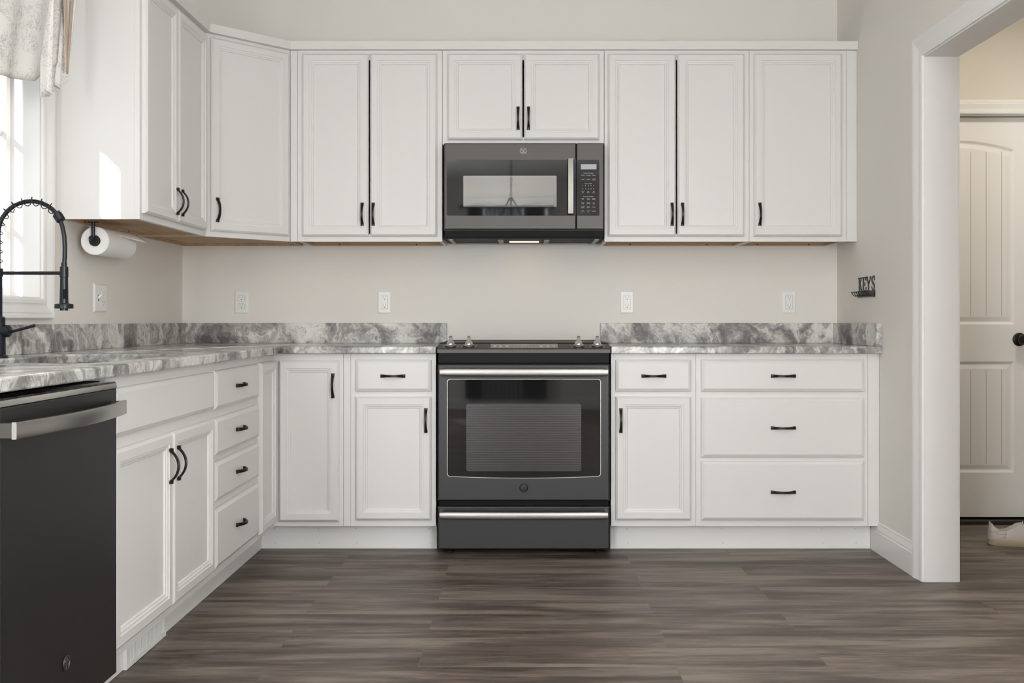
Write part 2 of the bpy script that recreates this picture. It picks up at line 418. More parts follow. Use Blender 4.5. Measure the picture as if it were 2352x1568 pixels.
# ------------------------------------------------------------------ hall door
dr = sroot('door_1', (DX0, YB+.045, 0))
def P2(poly_fn, prof): pass
b = MB()
DWD, DHT = DX1-DX0, DZ-.032
def archpoly(ins, arch):
    x0, x1 = .094+ins, DWD-.094-ins
    z0 = (1.008 if arch else .257)+ins; zt = (1.895 if arch else .820)-ins
    pts = [(x0, z0), (x1, z0)]
    n = 16
    for k in range(n+1):
        u = k/n; x = x1+(x0-x1)*u
        pts.append((x, zt+(.045*(1-(2*u-1)**2) if arch else 0)))
    return pts
def door_leaf():
    b = MB(); bm = b.bm
    out = [(0, .032), (DWD, .032), (DWD, DZ-.004), (0, DZ-.004)]
    def loopv(p, y): return [bm.verts.new((q[0], y, q[1])) for q in p]
    of = loopv(out, 0); ob = loopv(out, .035)
    for i in range(4): bm.faces.new((of[i], of[(i+1) % 4], ob[(i+1) % 4], ob[i]))
    bm.faces.new(ob)
    es = [bm.edges.get((of[i], of[(i+1) % 4])) for i in range(4)]
    inner = []
    for arch in (True, False):
        l = loopv(archpoly(0, arch), 0); n = len(l)
        es += [bm.edges.new((l[i], l[(i+1) % n])) for i in range(n)]; inner.append(l)
    bmesh.ops.triangle_fill(bm, use_beauty=True, edges=es, use_dissolve=False)
    for arch, l in zip((True, False), inner):
        prev = l
        for ins, y in ((.006, .004), (.010, .0075), (.016, .0085), (.038, .0025), (.041, .0025)):
            cur = loopv(archpoly(ins, arch), y); n = len(cur)
            for i in range(n): bm.faces.new((prev[i], prev[(i+1) % n], cur[(i+1) % n], cur[i]))
            prev = cur
        bm.faces.new(prev)
    return b
door_leaf().build('door_leaf', 'trim', dr)
b = MB()
for x in [.094+.041+.0785*k for k in range(1, 7)]:
    if x > DWD-.15: break
    b.box(x-.0012, .0016, 1.008+.043, x+.0012, .0027, 1.885); b.box(x-.0012, .0016, .257+.043, x+.0012, .0027, .777)
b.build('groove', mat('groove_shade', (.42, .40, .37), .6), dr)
b = MB(); b.lathe([(.034, 0), (.034, -.004), (.029, -.008), (.012, -.010), (.011, -.028), (.020, -.034), (.027, -.045), (.027, -.055), (.020, -.064), (.0001, -.067)], (2.520-DX0, 0, .932), (0, 1, 0), 28)
b.build('door_knob', 'bronze', dr, True)
b = MB(); b.box(DX0-.02, YB+.005, 0, DX0-.002, YB+.125, DZ+.012); b.box(DX1+.002, YB+.005, 0, DX1+.02, YB+.125, DZ+.012); b.box(DX0-.02, YB+.005, DZ, DX1+.02, YB+.125, DZ+.012)
struct('trim_4', b, 'trim')
b = MB()
def ringy(x, z, mx, mz):
    return [(x, YB, z)] + [(x+mx*o, YB-t, z+mz*o) for o, t in CASE] + [(x+mx*CW, YB, z+mz*CW)]
b.loft([ringy(DX0-.012, 0, -1, 0), ringy(DX0-.012, DZ+.004, -1, .82), ringy(DX1+.012, DZ+.004, 1, .82), ringy(DX1+.012, 0, 1, 0)])
struct('trim_5', b, 'trim')
struct('trim_6', MB().box(DX0-.001, YB+.008, 0, DX1+.001, YB+.12, .020, .003), mat('dark_threshold', (.03, .024, .02), .5))

# ------------------------------------------------------------------ kitchen window (left wall)
w1 = sroot('window_1')
CW2 = .070
b = MB()
def ringx(y, z, my, mz):
    k = CW2/CW
    return [(XL, y, z)] + [(XL+t*1.05, y+my*o*k, z+mz*o*k) for o, t in CASE] + [(XL, y+my*CW2, z+mz*CW2)]
rr = [ringx(WY1-.006, WZ0+.006, 1, -1), ringx(WY1-.006, WZ1-.006, 1, 1), ringx(WY0+.006, WZ1-.006, -1, 1), ringx(WY0+.006, WZ0+.006, -1, -1)]
b.loft(rr+[rr[0]], False, False); b.build('casing', 'trim', w1)
b = MB()
for q in ((WY0-.0, WZ0, WY0+.012, WZ1), (WY1-.012, WZ0, WY1, WZ1)): b.box(XL-.15, q[0], q[1], XL-.0005, q[2], q[3])
b.box(XL-.15, WY0+.012, WZ0, XL-.0005, WY1-.012, WZ0+.012); b.box(XL-.15, WY0+.012, WZ1-.012, XL-.0005, WY1-.012, WZ1)
b.build('jamb_lining', 'trim', w1)
XG = XL-.12
ym = (WY0+WY1)/2
for y0, y1 in ((WY0+.013, ym-.025), (ym+.025, WY1-.013)):
    b = MB(); st = .034
    b.box(XG-.018, y0, WZ0+.013, XG+.018, y0+st, WZ1-.013, .003); b.box(XG-.018, y1-st, WZ0+.013, XG+.018, y1, WZ1-.013, .003)
    b.box(XG-.018, y0+st, WZ0+.013, XG+.018, y1-st, WZ0+.013+st, .003); b.box(XG-.018, y0+st, WZ1-.013-st, XG+.018, y1-st, WZ1-.013, .003)
    for z in (1.37, 1.69): b.box(XG-.006, y0+st, z-.008, XG+.006, y1-st, z+.008)
    s_ = b.build('sash', 'trim', w1)
    MB().box(XG-.002, y0+st, WZ0+.013+st, XG+.002, y1-st, WZ1-.013-st).build('glass_pane', 'glass', s_)
MB().box(XG-.025, ym-.0245, WZ0+.0125, XG+.025, ym+.0245, WZ1-.0125, .003).build('mullion', 'trim', w1)
# unseen boards added outside, shaped to cut the sun into strips
for y0, y1 in ((1.03, 1.49), (.30, .87)):
    b = MB(); b.box(-2.612, y0, -.1, -2.60, y1, 3.9)
    struct('added_sun_blocker', b, 'trim')

# ------------------------------------------------------------------ cabinet parts
DOOR = [(0, 0), (0, -.011), (.003, -.0150), (.009, -.0200), (.034, -.0200), (.0352, -.0168), (.0430, -.0160), (.0455, -.0125), (.0505, -.0118), (.0530, -.0070)]
DRAW = [(0, 0), (0, -.010), (.002, -.0135), (.0115, -.0190), (.0135, -.0200)]
def handle_mesh(horizontal):
    b = MB(); L2 = .0545; n = 22; rings = []
    for k in range(n+1):
        t = -L2+2*L2*k/n; a = abs(t)
        q = max(0, 1-(a/.044)**2)
        do = .0100+.0200*q**.9 if a < .044 else .0100-.001*(a-.044)/.0105
        di = 0 if a > .0435 else max(0, do-.0065-.002*(a/.044)**4)
        wv = .0048+.0030*(a/L2)**2.2
        if k in (0, n): wv *= .9
        pr = [(-wv, di), (-wv, do-.0018), (-wv*.7, do), (wv*.7, do), (wv, do-.0018), (wv, di)]
        rings.append([(p, -d, t) if not horizontal else (t, -d, p) for p, d in pr])
    b.loft(rings)
    bmesh.ops.recalc_face_normals(b.bm, faces=b.bm.faces)
    me = bpy.data.meshes.new('handle'); b.bm.to_mesh(me); b.bm.free(); me.materials.append(M['bronze'])
    for p in me.polygons: p.use_smooth = True
    return me
HV, HH = handle_mesh(False), handle_mesh(True)
def add_handle(front, kind, x, z):
    o = bpy.data.objects.new('handle', HV if kind == 'v' else HH); COL.objects.link(o)
    o.parent = front; o.location = (x, -.0200, z)
    md = o.modifiers.new('sharp', 'EDGE_SPLIT'); md.split_angle = R(40); return o
def front(root, kind, x0, z0, x1, z1, h=None, loc=None, rz=0, name=None):
    b = MB().panel(x0, z0, x1, z1, DOOR if kind == 'door' else DRAW)
    o = b.build(name or kind, 'white', root, loc=loc, rz=rz)
    if h: add_handle(o, *h)
    return o
G = .0005
def carcass(root, w, z0, z1, depth, rails=(), upper=False, st=.038, open_top=False):
    b = MB(); t = .012
    b.box(G, .019, z0, t, depth, z1); b.box(w-t, .019, z0, w-G, depth, z1)
    b.box(t, depth-t, z0, w-t, depth, z1)
    if not open_top: b.box(t, .019, z1-t, w-t, depth-t, z1)
    zb = z0+.022 if upper else z0
    b.box(t, .019, zb, w-t, depth-t, zb+t)
    b.box(G, 0, z0, st, .019, z1, .0007); b.box(w-st, 0, z0, w-G, .019, z1, .0007)
    b.box(st, 0, z0, w-st, .019, z0+.036); b.box(st, 0, z1-.045, w-st, .019, z1)
    for za, zz in rails: b.box(st, 0, za, w-st, .019, zz)
    body = b.build('body', 'white', root)
    if upper:
        b = MB(); b.box(t, .0195, z0+.012, w-t, depth-t, z0+.0215); b.box(t, .0195, z0+.001, t+.012, depth-t, z0+.012); b.box(w-t-.012, .0195, z0+.001, w-t, depth-t, z0+.012)
        b.box(t+.012, depth-t-.018, z0+.0005, w-t-.012, depth-t, z0+.012)
        bp = b.build('bottom_panel', 'ply', root)
        b = MB()
        for f in (.22, .78): b.lathe([(.004, 0), (.004, .001)], (w*f, depth-t-.0188, z0+.006), (0, 1, 0), 10)
        b.split('screw_hole', mat('dark_hole', (.06, .035, .02), .8), bp)
    return body

YFC = YB-.61      # base cabinet face
XFC = XL+.61
ZT = .883
# --- back run bases
def base(label, x, w, fr, rails, rz=0, loc=None, name='base_cabinet', grp='white base cabinets'):
    r = thing(name, label, 'cabinet', loc or (x, YFC, 0), rz, grp)
    carcass(r, w, .117, ZT, .605, rails, open_top='sink' in label)
    for f in fr: front(r, *f)
    return r
r = base('white base cabinet left of the range, one drawer over one panelled door', -.7615, .379,
     [('drawer', .0235, .715, .358, .855, ('h', .190, .784)), ('door', .0235, .146, .358, .692, ('v', .3355, .588))], [(.68, .727)])
MB().box(-.031, .0, .117, -G, .019, ZT, .0007).build('filler_strip', 'white', r)
r = base('white base cabinet right of the range, one drawer over one panelled door', .392, .377,
     [('drawer', .020, .715, .354, .855, ('h', .188, .784)), ('door', .020, .146, .354, .692, ('v', .042, .588))], [(.68, .727)])
r = base('wide white base cabinet with three stacked drawers by the right wall', .769, .762,
     [('drawer', .0215, .715, .7415, .855, ('h', .3815, .784)), ('drawer', .0215, .424, .7415, .686, ('h', .3815, .555)), ('drawer', .0215, .146, .7415, .407, ('h', .3815, .272))], [(.68, .727), (.395, .436)])
MB().box(.762+G, 0, .117, XR-.769-.001, .019, ZT, .0007).build('filler_strip', 'white', r)
# --- left run bases (face +X)
Y1, Y2, Y3 = 2.700, 3.608, 4.240
r = base('white sink base cabinet with false drawer front over two doors', 0, Y2-Y1,
     [('drawer', .018, .717, Y2-Y1-.005, .849), ('door', .018, .146, .470, .684, ('v', .4385, .584)), ('door', .476, .146, Y2-Y1-.005, .684, ('v', .508, .584))], [(.67, .73)], R(90), (XFC, Y1, 0))
r = base('narrow white base cabinet with four stacked drawers beside the corner', 0, Y3-Y2,
     [('drawer', .010, .714, .604, .851, ('h', .307, .784)), ('drawer', .010, .550, .604, .683, ('h', .307, .618)), ('drawer', .010, .388, .604, .527, ('h', .307, .459)), ('drawer', .010, .150, .604, .362, ('h', .307, .258))],
     [(.672, .724), (.52, .56), (.355, .395)], R(90), (XFC, Y2, 0))
# --- corner base
r = thing('corner_cabinet', 'white corner base cabinet with two doors meeting in the inside corner', 'cabinet', (XFC, YFC, 0), 0, 'white base cabinets')
b = MB(); e = .001
b.prism([(-.605, .605), (-.793-XFC-e, .605), (-.793-XFC-e, 0), (0, 0), (0, Y3-YFC+e), (-.605, Y3-YFC+e)], .117, ZT)
b.build('body', 'white', r)
front(r, 'door', .0225, .140, .289, .852, ('v', .264, .741))
front(r, 'door', -.287, .140, -.0225, .852, loc=(0, 0, 0), rz=R(90))
# --- wall cabinets
ZU, HU = 1.4017, .903
YU = YB-.305; XU = XL+.305
d0, d1 = 1.4258-ZU, 2.2875-ZU
def wallcab(label, x, w, fr, z=ZU, h=HU, rz=0, loc=None):
    r = thing('wall_cabinet', label, 'cabinet', loc or (x, YU, z), rz, 'white wall cabinets')
    carcass(r, w, 0, h, .3045, (), True)
    for f in fr: front(r, *f)
    return r
hz = (492-733.5)*-4.825/2352+CAMZ-ZU
r = wallcab('white double door wall cabinet between corner unit and microwave', -1.0645, .6855,
    [('door', .0245, d0, .338, d1, ('v', .310, hz)), ('door', .346, d0, .661, d1, ('v', .3615, hz))])
MB().box(-.034, 0, 0, -G, .019, HU, .0007).build('filler_strip', 'white', r)
wallcab('short white double door wall cabinet above the microwave', -.3785, .765,
    [('door', .0255, 1.881-1.860, .378, 2.2875-1.860, ('v', .358, .120)), ('door', .3865, 1.881-1.860, .7415, 2.2875-1.860, ('v', .407, .120))], 1.860, HU-(1.860-ZU))
wallcab('white double door wall cabinet just right of the microwave', .3875, .6855,
    [('door', .0165, d0, .336, d1, ('v', .317, hz)), ('door', .344, d0, .660, d1, ('v', .366, hz))])
r = wallcab('white single door wall cabinet against the right wall', 1.073, .460,
    [('door', .020, d0, .435, d1, ('v', .045, hz))])
MB().box(.460+G, 0, 0, XR-1.073-.001, .019, HU, .0007).build('filler_strip', 'white', r)
YE = 3.758
wallcab('white double door wall cabinet beside the kitchen window', 0, 4.539-YE,
    [('door', .022, d0, .374, d1, ('v', .348, hz-.022)), ('door', .380, d0, .754, d1, ('v', .407, hz-.022))], rz=R(90), loc=(XU, YE, ZU))
# diagonal corner unit
r = thing('wall_cabinet', 'white diagonal corner wall cabinet with one angled door', 'cabinet', (XU, 4.54, ZU), R(45), 'white wall cabinets')
def loc45(x, y):
    dx, dy = x-XU, y-4.54; c = cos(R(45)); return (dx*c+dy*c, -dx*c+dy*c)
wl = .4313
poly = [(0, .02), (wl, .02), loc45(-1.0995, YB-.001), loc45(XL+.001, YB-.001), loc45(XL+.001, 4.5405)]
b = MB(); b.prism(poly, .022, HU); b.box(0, 0, 0, wl, .0195, HU, .0007)
b.build('body', 'white', r)
b = MB(); b.prism([(.02, .0205), (wl-.02, .0205), loc45(-1.112, YB-.014), loc45(XL+.014, YB-.014), loc45(XL+.014, 4.556)], .012, .0215)
for pa, pb in ((loc45(XL+.012, YB-.012), loc45(-1.11, YB-.012)), (loc45(XL+.012, 4.56), loc45(XL+.012, YB-.012)), (loc45(-1.108, YU+.02), loc45(-1.108, YB-.012)), (loc45(XU-.02, 4.548), loc45(XL+.012, 4.548))):
    d = Vector((pb[0]-pa[0], pb[1]-pa[1])).normalized(); n = Vector((-d.y, d.x))*.006
    b.prism([(pa[0]+n.x, pa[1]+n.y), (pb[0]+n.x, pb[1]+n.y), (pb[0]-n.x, pb[1]-n.y), (pa[0]-n.x, pa[1]-n.y)], .0005, .012)
b.build('bottom_panel', 'ply', r)
front(r, 'door', .020, d0, .418, d1, ('v', .046, hz-.008))
# top moulding following the wall cabinets
t = thing('crown_moulding', 'flat white moulding capping the row of wall cabinets', 'moulding', (0, 0, 2.300))
b = MB(); ZM0, ZM1 = .0055, .0445
o_ = .022; k45 = o_*math.tan(R(22.5))
inner = [(XU, YE), (XU, 4.54), (XL+.61, YU), (XR-.001, YU)]
outer = [(XU+o_, YE), (XU+o_, 4.54-k45), (XL+.61+k45, YU-o_), (XR-.001, YU-o_)]
inb = [(XU-.02, YE), (XU-.02, 4.55), (XL+.60, YU+.02), (XR-.001, YU+.02)]
b.loft([[(*i, ZM0), (*o2, ZM0), (o2[0], o2[1], ZM1-.001), (*i, ZM1)] for i, o2 in zip(inb, outer)])
b.build('moulding', 'white', t)

# ------------------------------------------------------------------ countertops
CT, CB = .9144, .8836
def offset(poly, d):
    n = len(poly); out = []
    for i in range(n):
        p, q, s_ = Vector(poly[i-1]), Vector(poly[i]), Vector(poly[(i+1) % n])
        a = (q-p).normalized(); c = (s_-q).normalized()
        na, nc = Vector((-a.y, a.x)), Vector((-c.y, c.x)); m = (na+nc)
        m = m/max(.2, m.length_squared)*2
        out.append((q.x+m.x*d, q.y+m.y*d))
    return out
def slab(poly, hole=None, ease=.005):
    """poly counter-clockwise; hole counter-clockwise too"""
    b = MB(); bm = b.bm
    def lp(p, z): return [bm.verts.new((x, y, z)) for x, y in p]
    levels_o = [lp(offset(poly, ease), CT), lp(offset(poly, ease*.3), CT-ease*.3), lp(poly, CT-ease), lp(poly, CB+ease*.6), lp(offset(poly, ease*.6), CB)]
    sets = [levels_o]
    if hole: sets.append([lp(offset(hole, -ease), CT), lp(offset(hole, -ease*.3), CT-ease*.3), lp(hole, CT-ease), lp(hole, CB+ease*.6), lp(offset(hole, -ease*.6), CB)])
    for lv in sets:
        for a, c in zip(lv, lv[1:]):
            n = len(a)
            for i in range(n): bm.faces.new((a[i], a[(i+1) % n], c[(i+1) % n], c[i]))
    for li in (0, -1):
        es = []
        for lv in sets:
            l = lv[li]; n = len(l); es += [bm.edges.get((l[i], l[(i+1) % n])) for i in range(n)]
        bmesh.ops.triangle_fill(bm, use_beauty=True, edges=es)
    return b
CFY, CFX = YB-.648, XL+.648
rc = .025
inner_arc = [(CFX+rc-rc*cos(R(a)), CFY-rc+rc*sin(R(a))) for a in range(0, 91, 15)]
SX0, SX1, SY0, SY1 = -1.560, -1.165, 2.79, 3.52
Lpoly = [(XL+.001, 2.0), (CFX, 2.0)] + inner_arc + [(-.381, CFY), (-.381, YB-.001), (XL+.001, YB-.001)]
hole = rrect(SX0, SY0, SX1, SY1, .085, 8)
r = thing('countertop', 'L-shaped grey marbled granite countertop holding the sink', 'countertop', (0, 0, 0), 0, 'granite countertops')
slab(Lpoly, hole).build('slab', 'granite', r)
BS = 1.0158
MB().box(XL+.022, YB-.0225, CT+.0003, -.381, YB-.0005, BS, .0015).build('backsplash', 'granite_b', r)
MB().box(XL+.0005, 2.0, CT+.0003, XL+.0215, YB-.0005, BS, .0015).build('backsplash', 'granite_b', r)
r = thing('countertop', 'short straight grey granite countertop right of the range', 'countertop', (0, 0, 0), 0, 'granite countertops')
slab([(.392, CFY), (XR-.001, CFY), (XR-.001, YB-.001), (.392, YB-.001)]).build('slab', 'granite', r)
MB().box(.392, YB-.0225, CT+.0003, XR-.0265, YB-.0005, BS, .0015).build('backsplash', 'granite_b', r)
MB().box(XR-.026, CFY+.003, CT+.0003, XR-.0005, YB-.0005, BS, .0015).build('backsplash', 'granite_b', r)

# ------------------------------------------------------------------ sink + faucet
r = thing('kitchen_sink', 'undermount steel sink set into the granite counter below the window', 'sink', ((SX0+SX1)/2, (SY0+SY1)/2, .66))
b = MB(); rings = []
for ins, z in ((-.02, CB-.0012), (.004, CB-.0012), (.006, CB-.006), (.012, .72), (.03, .695), (.09, .690)):
    rings.append([(x-r.location.x, y-r.location.y, z-.66) for x, y in rrect(SX0+ins, SY0+ins, SX1-ins, SY1-ins, .085-min(ins, .0)*1+0, 8)])
b.loft(rings, False, True); b.build('basin', 'sinksteel', r, True)
MB().lathe([(.045, 0), (.045, .003), (.038, .003), (.034, .0005), (.0001, .0005)], (0, 0, .031), (0, 0, 1), 24).build('drain', 'chrome', r, True)

FX, FY = -1.618, 3.16
f = thing('faucet', 'black spring-neck kitchen faucet with pull-down sprayer', 'faucet', (FX, FY, CT))
MB().lathe([(.028, .0003), (.028, .006), (.022, .010), (.021, .055), (.0215, .060), (.0215, .100), (.0205, .103), (.0205, .125), (.012, .130), (.012, .250), (.0145, .252), (.0145, .275), (.009, .278)], (0, 0, 0), (0, 0, 1), 24).build('base', 'black', f, True)
zz = lambda py: CAMZ-(py-733.5)*FY/2352-CT
xx = lambda px: (px-1200)*FY/2352-FX
rad = (xx(146)-0)/2
cz = zz(462)-rad
path = [(0, 0, .275+(cz-.275)*k/6) for k in range(7)] + [(rad-rad*cos(R(a)), 0, cz+rad*sin(R(a))) for a in range(10, 151, 10)]
last = Vector(path[-1]); end = Vector((xx(147.5), 0, zz(606)))
p1 = last+Vector((.035, 0, -.03)); 
for k in range(1, 9):
    u = k/8; q = last*(1-u)**2+Vector((end.x+.008, 0, last.z-.050))*2*u*(1-u)+end*u*u; path.append(tuple(q))
MB().tube(path, .0068, 12).build('hose', 'black', f, True)
hel = []; acc = 0; T = 0; pp = [Vector(p) for p in path[:22]]
for i in range(len(pp)-1):
    a, c = pp[i], pp[i+1]; seg = (c-a).length; n = max(4, int(seg/.0011))
    tn = (c-a).normalized(); u = Vector((0, 1, 0)); w_ = tn.cross(u)
    for k in range(n):
        s = acc+seg*k/n; ph = 2*pi*s/.029
        hel.append(a+(c-a)*k/n+(u*cos(ph)+w_*sin(ph))*.0135)
    acc += seg
MB().tube(hel[::2], .0015, 6).build('spring', 'black', f, True)
c1 = last; d1_ = Vector((.55, 0, -.83)).normalized()
MB().lathe([(.0125, -.014), (.0145, -.012), (.0145, .010), (.012, .013)], c1, d1_, 20).build('collar', 'black', f, True)
hx = xx(147)
MB().lathe([(.0085, zz(603)), (.0085, zz(612)), (.0125, zz(612.5)), (.0130, zz(636)), (.0118, zz(637)), (.0118, zz(645)), (.0128, zz(690)), (.0135, zz(696)), (.0265, zz(698)), (.0275, zz(700)), (.0275, zz(708)), (.012, zz(709)), (.012, zz(713)), (.009, zz(713))], (hx, 0, 0), (0, 0, 1), 28).build('spray_head', 'black', f, True)
MB().box(hx+.003, -.0165, zz(686), hx+.011, -.0085, zz(664), .003, 2).build('spray_button', 'gloss_black', f)
MB().tube([(0, 0, zz(627)), (hx-.012, 0, zz(627))], .0055, 12).build('docking_arm', 'black', f, True)
zl = zz(760)
MB().lathe([(.010, .0), (.0195, .002), (.0195, .026), (.0180, .0265), (.0180, .0285), (.0195, .029), (.0195, .047), (.015, .051), (.0001, .052)], (-.014, 0, zl), (1, 0, 0), 24).build('valve_body', 'black', f, True)
MB().tube([(.034, 0, zl-.004), (xx(80), 0, zz(747))], [.0045, .0052], 12).build('lever', 'black', f, True)

# ------------------------------------------------------------------ emblem used on the three appliances
def emblem(parent, x, y, z, rad, disc, ring, line):
    e_ = MB(); e_.lathe([(rad*.98, 0), (rad*.98, .0012), (rad*.9, .0018), (.0001, .0018)], (x, y, z), (0, -1, 0), 32)
    o = e_.build('emblem', disc, parent, True)
    b = MB(); b.tube([(x+rad*.9*cos(2*pi*k/36), y-.0018, z+rad*.9*sin(2*pi*k/36)) for k in range(36)], rad*.15, 8, closed=True)
    b.build('emblem_ring', ring, o, True)
    b = MB()
    def st(pts, w=.055):
        b.tube([(x+px*rad, y-.0021, z+pz*rad) for px, pz in pts], rad*w, 6)
    arc = lambda cx, cz, rx, rz, a0, a1, n=12: [(cx+rx*cos(R(a0+(a1-a0)*k/n)), cz+rz*sin(R(a0+(a1-a0)*k/n))) for k in range(n+1)]
    # looping script monogram
    st(arc(-.20, .20, .17, .20, 20, 330)+arc(-.16, -.12, .24, .28, 70, -150))
    st([(-.34, -.02), (-.12, .02), (.0, -.05)])
    st(arc(.24, .24, .17, .17, -20, 260, 10)+arc(.22, -.14, .20, .22, 110, 330, 10))
    st([(-.44, -.30), (-.2, -.42), (.1, -.2), (.42, -.36)])
    for q in range(4):
        a = 90*q+20; st(arc(0, 0, .68, .68, a, a+52, 8)+[(.50*cos(R(a+50)), .50*sin(R(a+50)))], .045)
    b.build('emblem_monogram', line, o, True)
    return o

# ------------------------------------------------------------------ range
RX0, RX1 = -.3745, .3855; RC = (RX0+RX1)/2
RF = 4.490
rg = thing('kitchen_range', 'slate grey electric range standing between the base cabinets', 'range', (RC, RF, 0))
hw = (RX1-RX0)/2
b = MB(); b.box(-hw+.006, .035, .03, hw-.006, .64, .902)
b.build('body', 'gap', rg)
b = MB()
for x in (-hw+.05, hw-.05):
    for y in (.06, .56): b.lathe([(.018, 0), (.018, .008), (.010, .010), (.010, .032)], (x, y, 0), (0, 0, 1), 14)
b.split('leveling_foot', 'blackplastic', rg, True)
b = MB()
lip = [(0, .8865), (0, .9020), (.003, .9050), (.092, .9250), (.105, .9250), (.105, .900), (.02, .8865)]
b.prism([(y, z) for y, z in lip], -hw, hw, 'x'); b.build('control_panel', 'slate', rg)
MB().box(-hw+.002, .1052, .905, hw-.002, .655, .9285, .002).build('cooktop_glass', mat('cooktop_ceramic', (.009, .009, .009), .3, spec=.01), rg)
MB().box(-hw+.01, .640, .928, hw-.01, .656, .9305, .001).build('rear_trim', mat('rear_trim_black', (.012, .012, .012), .5, spec=.02), rg)
MB().box(-hw+.005, .010, .8432, hw-.005, .034, .8862).build('vent_band', 'gloss_black', rg)
sl = math.atan2(.020, .089)
def onpanel(t): return (.003+t, .905+t*math.tan(sl))
ax = Vector((0, -sin(sl), cos(sl)))
for px in (1035, 1077, 1329, 1372):
    kx = (px-1200)*4.535/2352-RC; y, z = onpanel(.043)
    kb = MB(); kb.lathe([(.0235, .0005), (.0245, .003), (.0245, .006), (.020, .0085), (.0175, .011)], (kx, y, z), ax, 28)
    ko = kb.build('knob', 'chromey', rg, True)
    q = ax.to_track_quat('Z', 'X')
    kb = MB(); kb.lathe([(.0172, .0108), (.0150, .020), (.0130, .0225), (.0001, .0226)], (kx, y, z), ax, 24); kb.build('knob_skirt', 'chrome', ko, True)
    kb = MB(); bx = MB(); bmx = kb
    v = []
    for (hwid, dep, hh) in ((.0090, .016, .016), (.0075, .0155, .034), (.0062, .015, .043), (.0050, .013, .0440)):
        v.append([Vector((kx, y, z))+Vector((a*hwid, 0, 0))+Vector((0, cos(sl), sin(sl)))*c*dep+ax*hh for a, c in ((-1, -1), (1, -1), (1, 1), (-1, 1))])
    kb.loft(v); kb.build('knob_grip', 'steel', ko)
b = MB(); y0, z0 = onpanel(.030); y1, z1 = onpanel(.080); yy2, zz2 = .003, .905
cw = .148; xo = (1204-1200)*4.54/2352-RC
def pan(b, x0, x1, t0, t1, h=.0004):
    (ya, za), (yb, zb) = onpanel(t0), onpanel(t1)
    b.loft([[(x0, ya, za), (x1, ya, za), (x1, yb, zb), (x0, yb, zb)], [(x0, ya-h*sin(sl), za+h), (x1, ya-h*sin(sl), za+h), (x1, yb-h*sin(sl), zb+h), (x0, yb-h*sin(sl), zb+h)]])
pan(b, xo-cw, xo+cw, .014, .080)
b.build('touch_panel', mat('slate_touch_glass', (.13, .115, .10), .12, ior=1.6), rg)
b = MB()
pan(b, xo-cw, xo-cw+.001, .012, .082, .0008); pan(b, xo+cw-.001, xo+cw, .012, .082, .0008); pan(b, xo-cw, xo+cw, .080, .0815, .0008)
for k in range(7): pan(b, xo-.045+.016*k, xo-.0435+.016*k, .018, .034, .0008)
for x in (-.13, -.105, -.075, .075, .105, .13):
    for t_ in (.026, .036, .05): pan(b, xo+x-.007, xo+x+.007, t_, t_+.004, .0008)
for k in range(4): pan(b, xo-.012+.007*k, xo-.009+.007*k, .058, .066, .0008)
for px in (1035, 1077, 1329, 1372):
    kx = (px-1200)*4.535/2352-RC
    for s_ in (-1, 1):
        pan(b, kx+s_*.030-.002, kx+s_*.030+.002, .030, .036, .0008); pan(b, kx+s_*.033-.002, kx+s_*.033+.002, .055, .061, .0008)
b.build('control_print', 'goldprint', rg)
# oven door
DZ0, DZ1 = .238, .837
b = MB()
def bowz(x, z, amt): return z
dpf = [(0, .034), (0, .006), (.002, .002), (.006, 0)]
b.panel(-hw+.003, DZ0, hw-.003, DZ1, dpf); od = b.build('oven_door', 'slate_dark', rg)
def glasspoly(x0, z0, x1, z1, r, sag, n=6):
    pts = rrect(x0, z0, x1, z1, r, n); out = []
    for x, z in pts:
        u = (2*x-x0-x1)/(x1-x0)
        if z < (z0+z1)/2: z -= sag*(1-u*u)
        out.append((x, z))
    # densify bottom
    res = []
    for i, p in enumerate(out):
        res.append(p); q = out[(i+1) % len(out)]
        if abs(q[0]-p[0]) > .2 and p[1] < (z0+z1)/2:
            for k in range(1, 12):
                x = p[0]+(q[0]-p[0])*k/12; u = (2*x-x0-x1)/(x1-x0); res.append((x, z0-sag*(1-u*u)))
    return res
gx0, gx1 = (1028-1200)*4.49/2352-RC, (1379-1200)*4.49/2352-RC
Zr = lambda py: CAMZ-(py-733.5)*4.488/2352
gz0, gz1 = Zr(1093), Zr(871)
b = MB(); b.prism(glasspoly(gx0-.0022, gz0-.0022, gx1+.0022, gz1+.0012, .013, .008), -.0003, .001, 'y'); b.build('window_trim', 'chromey', od)
b = MB(); b.prism(glasspoly(gx0, gz0, gx1, gz1, .012, .008), -.0008, .0005, 'y'); b.build('window_glass', 'glass_black', od)
b = MB(); b.prism(rrect((1071-1200)*4.49/2352-RC, Zr(1082), (1335-1200)*4.49/2352-RC, Zr(927), .010), -.0011, 0, 'y'); b.build('inner_window', 'ovenscreen', od)
def bar_handle(parent, z, x0, x1, hz_, bow, stand):
    n = 24; b = MB(); rings = []
    for k in range(n+1):
        u = -1+2*k/n; x = (x0+x1)/2+(x1-x0)/2*u
        yo = -stand-.012-bow*(1-u*u); zc = z
        s_ = 1 if 0 < k < n else .9
        rings.append([(x, yo+.013*math.copysign(abs(cos(a))**.55, cos(a))*s_, zc+hz_*math.copysign(abs(sin(a))**.8, sin(a))*s_) for a in [2*pi*j/20 for j in range(20)]])
    b.loft(rings); h_ = b.build('handle', 'steel', parent, True)
    b = MB()
    for x in (x0+.004, x1-.004): b.box(x-.006, -stand-.010, z-hz_*.85, x+.006, .001, z+hz_*.85, .003, 2)
    b.split('handle_post', 'chrome', h_)
hx0, hx1 = (1010-1200)*4.44/2352-RC, (1397-1200)*4.44/2352-RC
